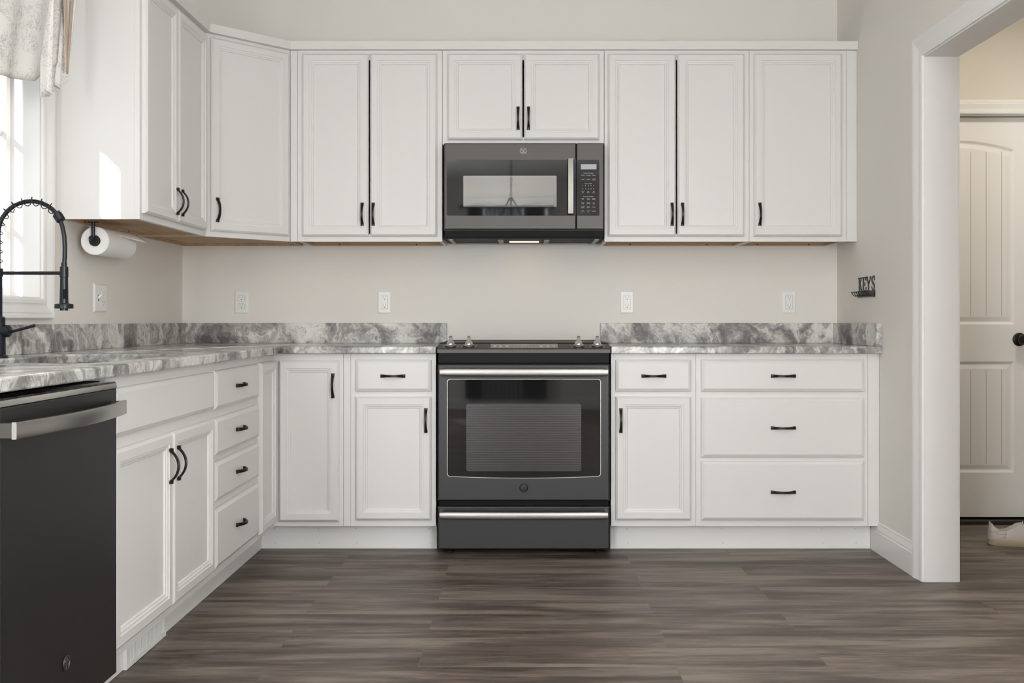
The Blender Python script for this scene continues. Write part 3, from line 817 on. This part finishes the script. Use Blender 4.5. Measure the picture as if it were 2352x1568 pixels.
bar_handle(od, CAMZ-(855-733.5)*4.44/2352, hx0, hx1, .0178, .008, .025)
emblem(od, 0, -.0006, Zr(1120), .0185, mat('dark_emblem', (.016, .016, .016), .4), mat('dark_emblem_rim', (.03, .03, .03), .3, metal=.6), 'slate_dark')
dw = MB().panel(-hw+.003, .0245, hw-.003, .2135, dpf).build('storage_drawer', 'slate_dark', rg)
bar_handle(dw, CAMZ-(1184.5-733.5)*4.44/2352, hx0-.001, hx1-.001, .0175, .008, .025)

# ------------------------------------------------------------------ microwave
MF = 4.785
sM = 2352/MF
mx = lambda px: (px-1200)/sM
mz = lambda py: CAMZ+(733.5-py)/sM
mw = thing('microwave', 'slate grey over-the-range microwave below the short wall cabinet', 'microwave', (0, MF, mz(549)))
zo = mw.location.z
Z = lambda py: mz(py)-zo
b = MB(); b.box(mx(1018.5), .022, Z(527.5)-.002, mx(1386.5), YB-MF-.001, Z(328.5), .001); b.build('body', 'slate_dark', mw)
fp = [(0, .022), (0, .004), (.002, .001), (.004, 0)]
md = MB().panel(mx(1020.5), Z(526.5), mx(1322.8), Z(328.5), fp).build('door', 'slate', mw)
mc = MB().panel(mx(1324.2), Z(526.5), mx(1386.8), Z(328.5), fp).build('control_panel', 'slate', mw)
b = MB(); pts = [p for p in rrect(mx(1026), Z(495), mx(1322.7), Z(367), .006)]
pts = [(mx(1322.7), q[1]) if q[0] > mx(1315) else q for q in pts]
pp2 = []
for q in pts:
    if not pp2 or (abs(q[0]-pp2[-1][0])+abs(q[1]-pp2[-1][1])) > 1e-5:
        pp2.append((q[0], Z(367)) if q[0] == mx(1322.7) and q[1] > Z(430) else ((q[0], Z(495)) if q[0] == mx(1322.7) else q))
uniq = []
for q in pp2:
    if q not in uniq: uniq.append(q)
b.prism(uniq, -.0006, .001, 'y'); b.build('window_glass', 'glass_black', md)
b = MB(); b.prism(rrect(mx(1064), Z(475.5), mx(1278.5), Z(403.5), .004), -.0009, 0, 'y'); b.build('window_screen', 'mwscreen', md)
# handle
b = MB()
hzs = [Z(491.5)+(Z(366)-Z(491.5))*k/12 for k in range(13)]
rings = []
for k, z in enumerate(hzs):
    u = -1+2*k/12; yo = -.030-.010*(1-u*u)
    x0, x1 = mx(1303.5), mx(1317)
    rings.append([(x0, yo+.008, z), (x0+.002, yo, z), (x1-.002, yo, z), (x1, yo+.008, z)])
b.loft(rings); mh = b.build('handle', mat('satin_handle', (.36, .345, .32), .5, metal=1), md)
b = MB()
for z in (Z(371), Z(486)): b.box(mx(1305), -.0215, z-.008, mx(1315.5), .0, z+.008, .002)
b.split('handle_post', 'blackplastic', mh)
emblem(md, mx(1202), -.0004, Z(347), .0168, mat('dark_emblem_face', (.07, .068, .06), .35, metal=.6), 'chromey', 'chromey')
# keypad
cg = [q for q in rrect(mx(1324.6), Z(495), mx(1376.5), Z(367), .005)]
cg2 = []
for q in cg:
    if q[0] < mx(1330): q = (mx(1324.6), Z(367) if q[1] > Z(430) else Z(495))
    if q not in cg2: cg2.append(q)
b = MB(); b.prism(cg2, -.0006, .001, 'y'); kp = b.build('keypad', 'glass_black', mc)
MB().box(mx(1334), -.0012, Z(389), mx(1370), 0, Z(377)).build('display', 'lcd', mc)
b = MB(); kcx = mx(1351.5)
def T_(s, px, py, size): text_into(b, s, size, mx(px), Z(py)-size*.33, -.0010)
T_('Sensor Microwave', 1351.5, 397.5, .0062)
for s_, px in (('Popcorn', 1339, ), ('Beverage', 1351.7), ('Reheat', 1364)): T_(s_, px, 402.3, .0052)
for s_, px in (('Potato', 1339), ('Chicken', 1351.7)): T_(s_, px, 411.8, .0052)
T_('Cooked', 1364, 411, .0046); T_('Vegetable', 1364, 413.6, .0046)
T_('Express Cook', 1351.2, 421.4, .0058)
for i, s_ in enumerate('12345'): T_(s_, 1338.6+6.25*i, 426.3, .0082)
for i, s_ in enumerate('67890'): T_(s_, 1338.6+6.25*i, 433.8, .0082)
for s_, t_, px in (('Cancel', 'Off', 1338.6), ('Start', 'Pause', 1351.2), ('Add', '30 Sec', 1363.7)): T_(s_, px, 440, .0050); T_(t_, px, 442.6, .0050)
T_('Microwave Features', 1351, 451, .0060)
for row, y in ((( ('Cook', 'Time'), ('Time', 'Defrost'), ('Weight', 'Defrost')), 455.6), ((('Power', 'Level'), ('Display', 'On/Off'), ('Set', 'Clock')), 465), ((('Turntable', 'On/Off'), ('Mute', 'On/Off'), ('Settings', '')), 474), ((('Lock', 'Controls'), ('Surface', 'Light'), ('Vent Fan', '')), 483.5)):
    for (s_, t_), px in zip(row, (1338.6, 1351.2, 1363.7)):
        if t_: T_(s_, px, y, .0048); T_(t_, px, y+2.6, .0048)
        else: T_(s_, px, y+1.3, .0048)
b.build('key_lettering', 'print', kp)
# underside
MB().box(mx(1021), .012, .0128, mx(1386), YB-MF-.003, Z(527.5)-.0025).build('lower_vent', 'gap', mw)
b = MB(); b.box(mx(1022), .034, .0045, mx(1385), YB-MF-.004, .0125); b.build('underside', 'blackplastic', mw)
dU = YB-MF
b = MB()
for s_ in (-1, 1):
    cx = mx(1203); 
    for xa, xb in ((.035, .052), (.128, .145)): pass
    b.box(cx+s_*.110-.012, .10, .0005, cx+s_*.110+.012, dU-.01, .0045); b.box(cx+s_*.345-.010, .06, .0005, cx+s_*.345+.010, dU-.02, .0045)
    b.box(min(cx+s_*.122, cx+s_*.335), dU-.035, .0005, max(cx+s_*.122, cx+s_*.335), dU-.012, .0045)
b.box(mx(1203)-.098, dU-.035, .0005, mx(1203)+.098, dU-.012, .0045)
b.split('grease_filter_frame', 'greymetal', mw)
MB().box(mx(1169), .19, .0012, mx(1239), .235, .0044).build('hood_light', 'hoodbulb', mw)

# ------------------------------------------------------------------ dishwasher
DF = -1.066
dwr = thing('dishwasher', 'dark slate dishwasher with bowed steel handle under the counter', 'dishwasher', (DF, 2.085, 0), R(90))
dl = .6100
b = MB(); b.box(.004, .045, .105, dl-.004, .60, .872); b.build('body', 'gap', dwr)
MB().box(.006, .062, .0, dl-.006, .58, .1045).build('base', 'blackplastic', dwr)
b = MB(); b.panel(.003, .105, dl-.003, .853, [(0, .044), (0, .004), (.002, .001), (.004, 0)]); dd = b.build('door', 'slate_dark', dwr)
b = MB(); b.prism([(.044, .8535), (.0, .8535), (.0015, .866), (.006, .8705), (.044, .8705)], .003, dl-.003, 'x'); b.build('top_strip', 'chrome', dd)
b = MB(); n = 24; rings = []
for k in range(n+1):
    u = -1+2*k/n; x = .290+.290*u
    yo = -.036-.026*(1-u*u); zl_, zh = .7885, .8235
    rings.append([(x, yo+.010, zl_), (x, yo+.001, zl_), (x, yo, zl_+.003), (x, yo, zh-.003), (x, yo+.001, zh), (x, yo+.010, zh)])
b.loft(rings); hh = b.build('handle', mat('handle_brushed_steel', (.40, .38, .365), .27, metal=1), dd, True)
b = MB()
for x0, x1 in ((.0015, .014), (.566, .5785)): b.box(x0, -.0262, .790, x1, .001, .822, .001)
b.split('handle_bracket', 'slate', hh)
emblem(dd, .305, -.0004, .232, .017, mat('dishwasher_emblem_face', (.10, .098, .095), .35, metal=.7), 'slate', 'slate')

# ------------------------------------------------------------------ toe-kick register
vt = thing('floor_register', 'white slatted air vent in the toe kick below the sink', 'vent', (TX, 3.012, 0), R(90))
b = MB(); vw = .335
b.box(0, -.012, .001, vw, -.0005, .016, .001); b.box(0, -.012, .090, vw, -.0005, .106, .001); b.box(0, -.012, .016, .022, -.0005, .090, .001); b.box(vw-.022, -.012, .016, vw, -.0005, .090, .001)
b.build('frame', 'trim', vt)
MB().box(.0225, -.002, .0165, vw-.0225, -.0006, .0895).build('backing', mat('register_backing', (.20, .20, .20), .6), vt)
b = MB(); nsl = 25
for k in range(nsl):
    x = .026+(vw-.052)*k/(nsl-1); b.box(x-.0026, -.0105, .0165, x+.0026, -.0025, .0895)
b.build('slat', 'trim', vt)

# ------------------------------------------------------------------ outlets
def outlet(px, label, decora):
    x = (px-1200)/456.7; z = CAMZ+(733.5-694)/456.7
    r = thing('wall_outlet', label, 'outlet', (x, YB, z), 0, 'wall outlets above the counters')
    MB().panel(-.0342, -.0558, .0342, .0558, [(0, -.0003), (0, -.002), (.004, -.0052), (.006, -.0055)]).build('cover_plate', 'plate', r)
    b = MB(); s = MB(); g2 = MB()
    if decora:
        MB().box(-.0172, -.0058, -.0348, .0172, -.0051, .0348).build('gasket', 'greyslot', r)
        MB().box(-.0164, -.0070, -.0340, .0164, -.0054, .0340, .0006).build('receptacle', 'plate', r)
        MB().box(-.008, -.0074, -.0075, .008, -.0068, -.0005).build('test_button', 'trim', r)
        MB().box(-.008, -.0074, .0005, .008, -.0068, .0075).build('reset_button', 'trim', r)
        yf, cs = -.0072, (.0215, -.0190)
    else:
        for c in (.0195, -.0195):
            pts = [(.0175*cos(a), c+max(-.0137, min(.0137, .0175*sin(a)))) for a in [2*pi*k/32 for k in range(32)]]
            MB().prism([(p[0]*1.06, c+(p[1]-c)*1.06) for p in pts], -.0057, -.0050, 'y').build('gasket', 'greyslot', r)
            MB().prism(pts, -.0064, -.0050, 'y').build('receptacle', 'plate', r)
        yf, cs = -.0066, (.0205, -.0185)
    for c in cs:
        g2.box(-.0074, yf, c, -.0052, yf+.001, c+.0085); g2.box(.0054, yf, c+.0005, .0070, yf+.001, c+.008)
        s.lathe([(.0023, 0), (.0023, .0008)], (0, yf, c-.0065), (0, 1, 0), 12)
    g2.split('blade_slot', 'greyslot', r); s.split('ground_hole', 'slot', r)
    s = MB(); s.lathe([(.0022, 0), (.0022, .0007)], (.0012, -.0060, -.0475), (0, 1, 0), 10)
    if decora: s.lathe([(.0022, 0), (.0022, .0007)], (0, -.0060, .0475), (0, 1, 0), 10)
    s.split('screw', 'trim', r)
outlet(555, 'white round-faced duplex outlet below the diagonal corner cabinet', False)
outlet(883, 'white rectangular outlet on the back wall left of the range', True)
outlet(1440, 'white rectangular outlet on the back wall just right of the range', True)
outlet(1812, 'white rectangular outlet on the back wall nearest the right wall', True)
r = thing('switch_plate', 'white wide switch and outlet plate on the wall below paper towels', 'switch', (XL, 4.079, 1.120), R(90))
MB().panel(0, -.0572, .122, .0572, [(0, -.0003), (0, -.002), (.005, -.0058), (.008, -.0062)]).build('cover_plate', 'plate', r)
MB().box(.030, -.0068, -.0125, .044, -.0061, .0125).build('toggle_slot', 'greyslot', r)
MB().prism([(-.006, -.006), (-.021, .008), (-.021, .013), (-.017, .013), (-.006, .006)], .032, .042, 'x').build('toggle', 'plate', r)
for c in (.0195, -.0195):
    pts = [(.085+.0175*cos(a), c+max(-.0137, min(.0137, .0175*sin(a)))) for a in [2*pi*k/32 for k in range(32)]]
    MB().prism(pts, -.0072, -.006, 'y').build('receptacle', 'plate', r)
    g2 = MB(); g2.box(.078, -.0075, c, .0798, -.0068, c+.008); g2.box(.0905, -.0075, c, .0922, -.0068, c+.008); g2.box(.083, -.0075, c-.0095, .087, -.0068, c-.0055)
    g2.split('blade_slot', 'greyslot', r)

# ------------------------------------------------------------------ paper towel
pt = thing('paper_towel_holder', 'black paper towel holder hanging under the left wall cabinet', 'holder', (-1.618, 3.86, ZU))
rz_ = -.071
b = MB(); b.box(-.020, -.006, -.004, .020, .006, .0, .001)
b.build('mount', 'black', pt)
b = MB(); b.tube([(0, .0, -.002), (0, 0, rz_+.004)], .0068, 12); b.build('arm', 'black', pt, True)
b = MB(); b.tube([(0, -.002, rz_), (0, .300, rz_)], .005, 12); b.build('rod', 'black', pt, True)
MB().lathe([(.0185, .006), (.0195, .008), (.0195, .012), (.010, .014)], (0, 0, rz_), (0, 1, 0), 22).build('end_disc', 'black', pt, True)
MB().lathe([(.008, -.012), (.010, -.008), (.010, .004), (.007, .007)], (-.004, 0, rz_+.008), (0, 1, 0), 18).build('end_knob', 'black', pt, True)
ro = thing('paper_towel_roll', 'white paper towel roll with a loose sheet, hung under the cabinet', 'paper towels', (-1.618, 3.874, ZU+rz_))
b = MB()
seg = 40
prof = [(.0215, 0), (.051, 0), (.0535, .002), (.0535, .276), (.051, .278), (.0215, .278), (.0215, 0)]
rings = [[(r_*cos(2*pi*k/seg), h_, r_*sin(2*pi*k/seg)) for k in range(seg)] for r_, h_ in prof]
b.loft(rings, False, False); rb = b.build('roll', 'paper', ro, True)
b = MB(); top = []
g_ = [[None]*13 for _ in range(15)]
def fl(u, v):
    return (-.022+(.040+.086*v**1.2)*u, .004+.270*v, .0548-.044*u*u*(.35+.65*v)+.004*sin(pi*u))
bm = b.bm; g_ = [[bm.verts.new(fl(i/14, j/12)) for j in range(13)] for i in range(15)]
for i in range(14):
    for j in range(12): bm.faces.new((g_[i][j], g_[i+1][j], g_[i+1][j+1], g_[i][j+1]))
b.build('loose_sheet', 'paper', ro, True).modifiers.new('thick', 'SOLIDIFY').thickness = .0012
MB().tube([(0, .004, 0), (0, .274, 0)], .0205, 20).build('core', mat('card_core', (.30, .22, .15), .9), ro, True) if False else None

# ------------------------------------------------------------------ key rack
kr = thing('key_rack', 'black metal key rack lettered KEYS on the right wall', 'key rack', (XR, 4.828, 1.135), R(-90))
# local x runs toward the camera side (-Y world), -y out of the wall
kw = .236
MB().box(0, -.0035, 0, kw, -.0005, .030, .0008).build('back_plate', 'black', kr)
b = MB()
LB, LT = .030, .094
def strk(pts, wid=.009, t0=-.0032, t1=-.0008):
    n = len(pts); L_, R__ = [], []
    for i in range(n):
        a = Vector(pts[max(0, i-1)]); c = Vector(pts[min(n-1, i+1)]); d = (c-a).normalized(); nn = Vector((-d.y, d.x))
        w_ = wid[i] if isinstance(wid, list) else wid
        p = Vector(pts[i]); L_.append(p+nn*w_/2); R__.append(p-nn*w_/2)
    for i in range(n-1):
        b.prism([L_[i], L_[i+1], R__[i+1], R__[i]], t0, t1, 'y')
H_ = LT-LB; e1 = .004
# K
strk([(.022, LB-.003), (.022, LT)], .013); strk([(.008, LT-.003), (.052, LT-.003)], .006)
strk([(.050, LT-.004), (.026, LB+H_*.50)], .007); strk([(.027, LB+H_*.56), (.056, LB-.003)], .012)
# E
strk([(.078, LB-.003), (.078, LT)], .013); strk([(.064, LT-.003), (.112, LT-.003)], .006); strk([(.108, LT), (.110, LT-.017)], .006)
strk([(.078, LB+H_*.48), (.099, LB+H_*.48)], .006); strk([(.100, LB+H_*.34), (.100, LB+H_*.63)], .006); strk([(.078, LB), (.112, LB)], .008); strk([(.112, LB), (.115, LB+.018)], .006)
# Y
strk([(.124, LT-.002), (.148, LB+H_*.45)], .012); strk([(.178, LT-.002), (.152, LB+H_*.45)], .006); strk([(.149, LB-.003), (.149, LB+H_*.5)], .012)
strk([(.114, LT-.003), (.138, LT-.003)], .006); strk([(.164, LT-.003), (.186, LT-.003)], .006); strk([(.136, LB-.001), (.162, LB-.001)], .006)
# S
cx = .209
strk([(cx+.018, LT-.016), (cx+.014, LT-.005), (cx+.004, LT-.001), (cx-.010, LT-.006), (cx-.015, LT-.016), (cx-.010, LT-.026), (cx+.002, LB+.032), (cx+.014, LB+.024), (cx+.017, LB+.014), (cx+.011, LB+.004), (cx, LB), (cx-.010, LB+.004), (cx-.017, LB+.018)],
     [.005, .006, .007, .008, .010, .012, .013, .012, .010, .008, .007, .006, .005])
strk([(cx+.018, LT-.020), (cx+.018, LT+.002)], .005)
b.build('lettering', 'black', kr)
for k in range(8):
    x = .012+.0303*k
    hk = MB(); hk.tube([(x, -.003, .0085), (x, -.018, .0075), (x, -.026, .010), (x, -.033, .022)], .0018, 8); h_ = hk.build('hook', 'black', kr, True)
    hk = MB(); hk.lathe([(.0001, -.0042), (.003, -.003), (.0042, 0), (.003, .003), (.0001, .0042)], (x, -.0335, .0245), (0, 0, 1), 12); hk.build('hook_tip', 'black', h_, True)
MB().tube([(.002, -.006, .0085), (kw, -.006, .0085)], .0022, 8).build('hook_rail', 'black', kr, True)

# ------------------------------------------------------------------ valance
va = thing('window_valance', 'white toile print valance with tan lining over the kitchen window', 'valance', (-1.62, 3.16, 2.40))
vx, vy, vz = va.location
b = MB(); b.tube([(.0, 2.60-vy, 0), (0, 3.725-vy, 0)], .008, 12); b.build('rod', 'bronze', va, True)
b = MB(); b.lathe([(.0085, 0), (.013, .004), (.013, .010), (.008, .014), (.012, .020), (.0001, .027)], (0, 3.722-vy, 0), (0, 1, 0), 16); b.split('finial', 'bronze', va, True)
def sheet(name, m, nu, nv, fn, uvs=(1, 1), thick=.0012, parent=va):
    bm = bmesh.new(); g = [[bm.verts.new(fn(i/nu, j/nv)) for j in range(nv+1)] for i in range(nu+1)]
    uv = bm.loops.layers.uv.new('UVMap')
    for i in range(nu):
        for j in range(nv):
            fc = bm.faces.new((g[i][j], g[i+1][j], g[i+1][j+1], g[i][j+1])); fc.smooth = True
            for l, (a, c) in zip(fc.loops, ((i, j), (i+1, j), (i+1, j+1), (i, j+1))): l[uv].uv = (a/nu*uvs[0], c/nv*uvs[1])
    me = bpy.data.meshes.new(name); bm.to_mesh(me); bm.free(); me.materials.append(M[m])
    o = bpy.data.objects.new(name, me); COL.objects.link(o); o.parent = parent
    s_ = o.modifiers.new('solid', 'SOLIDIFY'); s_.thickness = thick; s_.offset = 0
    return o
def zat(py, Y): return CAMZ-(py-733.5)*Y/2352-vz
def swag(u, v):
    Y = 2.63+(3.485-2.63)*u
    zb = 1.760+.037*(max(0, Y-2.9)/.39)**2
    if Y > 3.29: zb = 1.797+.105*((Y-3.29)/.195)**1.6
    bell = sin(pi*min(1, v*1.02))**1.3
    x = .040+.030*bell*(.6+.4*sin(6*u))+.006*sin(u*30+v*3)*(.3+v)-.010*v
    return (x, Y-vy, .004+(zb-vz)*v+0)
sheet('swag', 'toile', 60, 30, swag, (1.15, .85))
def hem(u, v):
    p = swag(u, .975+.025*v); return (p[0]+.0012, p[1], p[2]-.010*v)
sheet('hem_lining', 'tan', 60, 2, lambda u, v: (swag(u, 1)[0]-.012*v, swag(u, 1)[1], swag(u, 1)[2]+.012*sin(v*2)), thick=.001)
def tail(u, v):
    yr = 3.640-.085*max(0, v-.35)/.65
    zb = 1.763+.090*u
    z = .004+(zb-vz)*v
    ph = (u*2.5) % 1
    fold = 1-abs(2*ph-1)
    Y = 3.385+(yr-3.385)*u+.030*sin(2*pi*ph)*(.4+.6*v)*min(1, u*4, (1-u)*4)
    x = .026+.026*fold-.012*u
    return (x, Y-vy, z)
sheet('tail', 'toile', 60, 24, tail, (.36, .85))
def strip(yt, yb, wid, vend, xo):
    def fn(u, v):
        w_ = wid*(1-.72*v**1.5)
        return (xo-.002*sin(pi*u), yt+(yb-yt)*v-vy+w_*(u-.5), .002-(vz-1.80)*v*vend)
    return fn
sheet('pleat_lining', 'tan', 4, 14, strip(3.485, 3.512, .036, .86, .058), thick=.002)
sheet('pleat_lining', 'tan', 4, 14, strip(3.632, 3.556, .026, .86, .040), thick=.002)

# ------------------------------------------------------------------ shoe
sh = thing('sneaker', 'scuffed white low-top sneaker on the hall floor', 'shoe', (2.142, 4.715, 0), R(-14))
SL = .285
def hwid(s):
    return .001+.040*(1-(1-min(1, s/.13))**2)**.5*(1-.12*sin(pi*min(1, s/.6)))*(1 if s < .62 else max(.0, 1-((s-.62)/.38)**2.6))**.6*(1+.12*max(0, s-.35))
def ssec(s, z): return None
b = MB(); rings = []
for z, f_, ext in ((.0, .94, -.004), (.004, 1.02, .001), (.030, 1.05, .003), (.033, 1.0, 0)):
    ring = []
    n = 48
    for k in range(n+1):
        s = .5-.5*cos(pi*k/n); ring.append(((s*(SL+2*ext)-ext), -hwid(s)*f_-.001, z+(.010*max(0, s-.75) if z < .02 else 0)))
    for k in range(n, -1, -1):
        s = .5-.5*cos(pi*k/n); ring.append(((s*(SL+2*ext)-ext)+1e-5, hwid(s)*f_+.001, z+(.010*max(0, s-.75) if z < .02 else 0)))
    rings.append(ring)
b.loft(rings); b.build('sole', 'sole', sh, True)
def top(s):
    pts = [(0, .103), (.04, .100), (.10, .080), (.18, .067), (.28, .070), (.36, .083), (.44, .098), (.50, .101), (.60, .086), (.72, .068), (.86, .058), (1, .040)]
    for (a, za), (c, zc_) in zip(pts, pts[1:]):
        if a <= s <= c:
            t = (s-a)/(c-a); t = t*t*(3-2*t)*.5+t*.5; return za+(zc_-za)*t
    return pts[-1][1]
b = MB(); rings = []; n = 52
for k in range(n+1):
    s = .5-.5*cos(pi*k/n); w_ = max(.0003, hwid(s)); h = top(s); opn = .02 < s < .47
    lean = .012*(1-min(1, s/.06)) if s < .06 else 0
    x = s*SL
    xs = x-.006+lean*0
    q_ = min(1, max(0, (s-.42)/.12)); q_ = q_*q_*(3-2*q_)
    wr = w_*(.74-.10*q_)
    e_ = min(1, max(0, (s-.015)/.03))*(1-q_)
    zc_ = (h+.004)*(1-e_)+.040*e_
    zi = (h+.002)*(1-e_)+.045*e_
    wi = wr*.6*(1-e_)+max(.0005, wr-.006)*e_
    tx = .006*(1-min(1, s/.08))
    ring = [(x, -w_, .028), (x-tx*.3, -w_*1.03, .045), (x+tx*.2, -w_*.93, h*.72), (x+tx, -wr, h), (x+tx, -max(.0005, wr-.004), h-.0005), (x+tx, -max(.0004, wi), zi), (x+tx, 0, zc_)]
    ring += [(p[0], -p[1], p[2]) for p in ring[-2::-1]]
    rings.append(ring)
b.loft(rings, False, False, closed=False)
up = b.build('upper', 'shoe', sh, True)
b = MB(); b.prism([(.012+.22*SL*.0+k*.012, -.026) for k in range(11)]+[(.132-k*.012, .026) for k in range(11)], .0465, .0475); b.build('insole', 'cord', sh)
b = MB()
for k in range(5):
    s = .50+.055*k; wv = hwid(s)*.5; z = top(s)+.003
    b.tube([(s*SL, -wv, z-.004), (s*SL+.004, -wv*.4, z+.004), (s*SL+.006, wv*.4, z+.004), (s*SL+.010, wv, z-.004)], .0028, 8)
b.tube([(.50*SL, -.008, .102), (.47*SL, -.020, .108), (.53*SL, -.028, .099), (.57*SL, -.032, .085)], .0024, 8)
b.build('lace', 'shoe', sh, True)
b = MB()
for pts in ([(.0, -.0405, .060), (.04, -.0425, .066), (.10, -.0425, .064), (.17, -.041, .072), (.24, -.0405, .070)], [(.24, -.0415, .080), (.26, -.0425, .055), (.20, -.0435, .036)], [(.10, -.0430, .056), (.19, -.0430, .055), (.26, -.0425, .056)]):
    pl = []
    for (sa, _, za), (sb, _, zb_) in zip(pts, pts[1:]):
        for q in range(6):
            t = q/6; t2 = t*t*(3-2*t) if len(pts) == 5 else t
            ss = sa+(sb-sa)*t; z_ = za+(zb_-za)*t2; hh_ = top(ss)*.72
            f_ = 1.03-.10*min(1, max(0, (z_-.045)/max(.01, hh_-.045)))
            pl.append((ss*SL, -hwid(ss)*f_-.0004, z_))
    b.tube(pl, .0009, 6)
b.build('seam', 'shoelining', sh, True)

# ------------------------------------------------------------------ room behind the camera (seen only in the glossy fronts)
w2 = sroot('window_2', (-.16, YF, 0))
MB().box(-.46, .002, .50, .46, .02, 2.375).build('pane', 'sunny_pane', w2)
b = MB()
for q in ((-.54, .42, -.46, 2.50), (.46, .42, .54, 2.50), (-.46, 2.375, .46, 2.50), (-.46, .42, .46, .50)): b.box(q[0], .001, q[1], q[2], .03, q[3])
b.build('frame', 'trim', w2)
w3 = sroot('added_fill_left', (XL, -2.1, 0), R(90))  # made-up glazed door, added behind the left fill light
b = MB()
for x0, x1 in ((0, .05), (.90, 1.0), (1.85, 1.9)): b.box(x0, -.03, .02, x1, -.001, 2.1)
b.box(.05, -.03, 2.02, 1.85, -.001, 2.1); b.box(.05, -.03, .02, 1.85, -.001, .12)
b.build('frame', 'trim', w3)
MB().box(.05, -.012, .12, 1.85, -.002, 2.02).build('pane', 'pane', w3)
w4 = sroot('added_sun_hole', (-1.05, YF-.14, .925))  # unseen opening added so sun falls on the floor behind the camera
MB().box(-.2495, -.004, -.4245, .2495, .004, .4245).build('glass_pane', 'glass', w4)
w5 = sroot('added_fill_right', (XR, .45, 0), R(-90))  # made-up window, added to go with the right fill light
b = MB()
for q in ((0, .52, .06, 2.18), (1.64, .52, 1.70, 2.18), (.06, .52, 1.64, .58), (.06, 2.12, 1.64, 2.18), (.83, .58, .87, 2.12)): b.box(q[0], -.028, q[1], q[2], -.001, q[3])
b.build('frame', 'trim', w5)
MB().box(.06, -.012, .58, 1.64, -.002, 2.12).build('pane', 'pane', w5)
cr = thing('curtain_rod', 'dark curtain rod on the dining wall, mirrored in the microwave glass', 'curtain rod', (-.19, YF+.13, 2.385))
MB().tube([(-.53, 0, 0), (.53, 0, 0)], .012, 12).build('rod', 'black', cr, True)
b = MB()
for x in (-.55, .55): b.lathe([(.0001, -.03), (.022, -.015), (.026, 0), (.022, .015), (.0001, .03)], (x, 0, 0), (1, 0, 0), 14)
b.split('finial', 'black', cr, True)
def curtain(x0, x1, m, label, nm, y):
    cu = thing(nm, label, 'curtain', ((x0+x1)/2, YF+y, .12), 0, 'dining window curtains')
    b = MB(); n = 60; ra, rb_ = [], []
    for k in range(n+1):
        x = x0+(x1-x0)*k/n-(x0+x1)/2; yy = .022*sin(k*.9)
        ra.append((x, yy, 2.285)); rb_.append((x, yy*1.2, 0))
    b.loft([ra, rb_], closed=False); o = b.build('cloth', m, cu, True); o.modifiers.new('s', 'SOLIDIFY').thickness = .002
curtain(-.66, -.47, 'darkcurtain', 'grey patterned curtain at the left of the dining window', 'curtain', .075)
curtain(-.46, .0, 'curtain', 'long white sheer curtain in the middle of the dining window', 'curtain', .062)
curtain(.01, .28, 'darkcurtain', 'grey patterned curtain at the right of the dining window', 'curtain', .075)
ch = thing('chandelier', 'black chain-hung chandelier mirrored in the microwave door', 'chandelier', (-.112, -.5, 2.06))
b = MB()
for k in range(15):
    z = .175+.034*k
    pts = [((.011*cos(a) if k % 2 else 0), (0 if k % 2 else .011*cos(a)), z+.021*sin(a)) for a in [2*pi*j/14 for j in range(14)]]
    b.tube(pts, .0038, 6, closed=True)
b.build('chain', 'black', ch, True)
MB().lathe([(.010, .175), (.028, .165), (.028, .145), (.012, .138)], (0, 0, 0), (0, 0, 1), 18).build('hub', 'black', ch, True)
MB().lathe([(.06, .679), (.06, .665), (.02, .655)], (0, 0, 0), (0, 0, 1), 20).build('canopy', 'black', ch, True)
for a in range(4):
    an = R(45+90*a) if False else R(90*a)
    MB().tube([(.02*cos(an), .02*sin(an), .148), (.11*cos(an), .11*sin(an), -.02), (.26*cos(an), .26*sin(an), -.32)], .008, 8).build('arm', 'black', ch, True)
MB().tube([(.26*cos(R(10*k)), .26*sin(R(10*k)), -.32) for k in range(36)], .012, 8, closed=True).build('hoop', 'black', ch, True)
for i, (lx, ly) in enumerate(LAMPS):
    who = ['beside the sink counter', 'beside the cased opening', 'above the left kitchen aisle', 'above the right kitchen aisle', 'by the added patio pane', 'by the dining window'][i]
    c = thing('downlight', 'round recessed ceiling light '+who, 'ceiling light', (lx, ly, ZC), 0, 'recessed ceiling lights')
    MB().lathe([(.095, -.0005), (.093, -.006), (.078, -.008), (.076, -.0005)], (0, 0, 0), (0, 0, 1), 28).build('trim_ring', 'trim', c, True)
    MB().lathe([(.0755, -.003), (.0755, -.0010), (.0001, -.0010)], (0, 0, 0), (0, 0, 1), 28).build('lens', 'bulb', c, True)
c = thing('hall_ceiling_light', 'round flush ceiling light in the hall beyond the opening', 'ceiling light', (2.35, 4.15, ZC))
MB().lathe([(.14, -.0005), (.14, -.03), (.12, -.05), (.0001, -.055)], (0, 0, 0), (0, 0, 1), 28).build('shade', 'bulb', c, True)
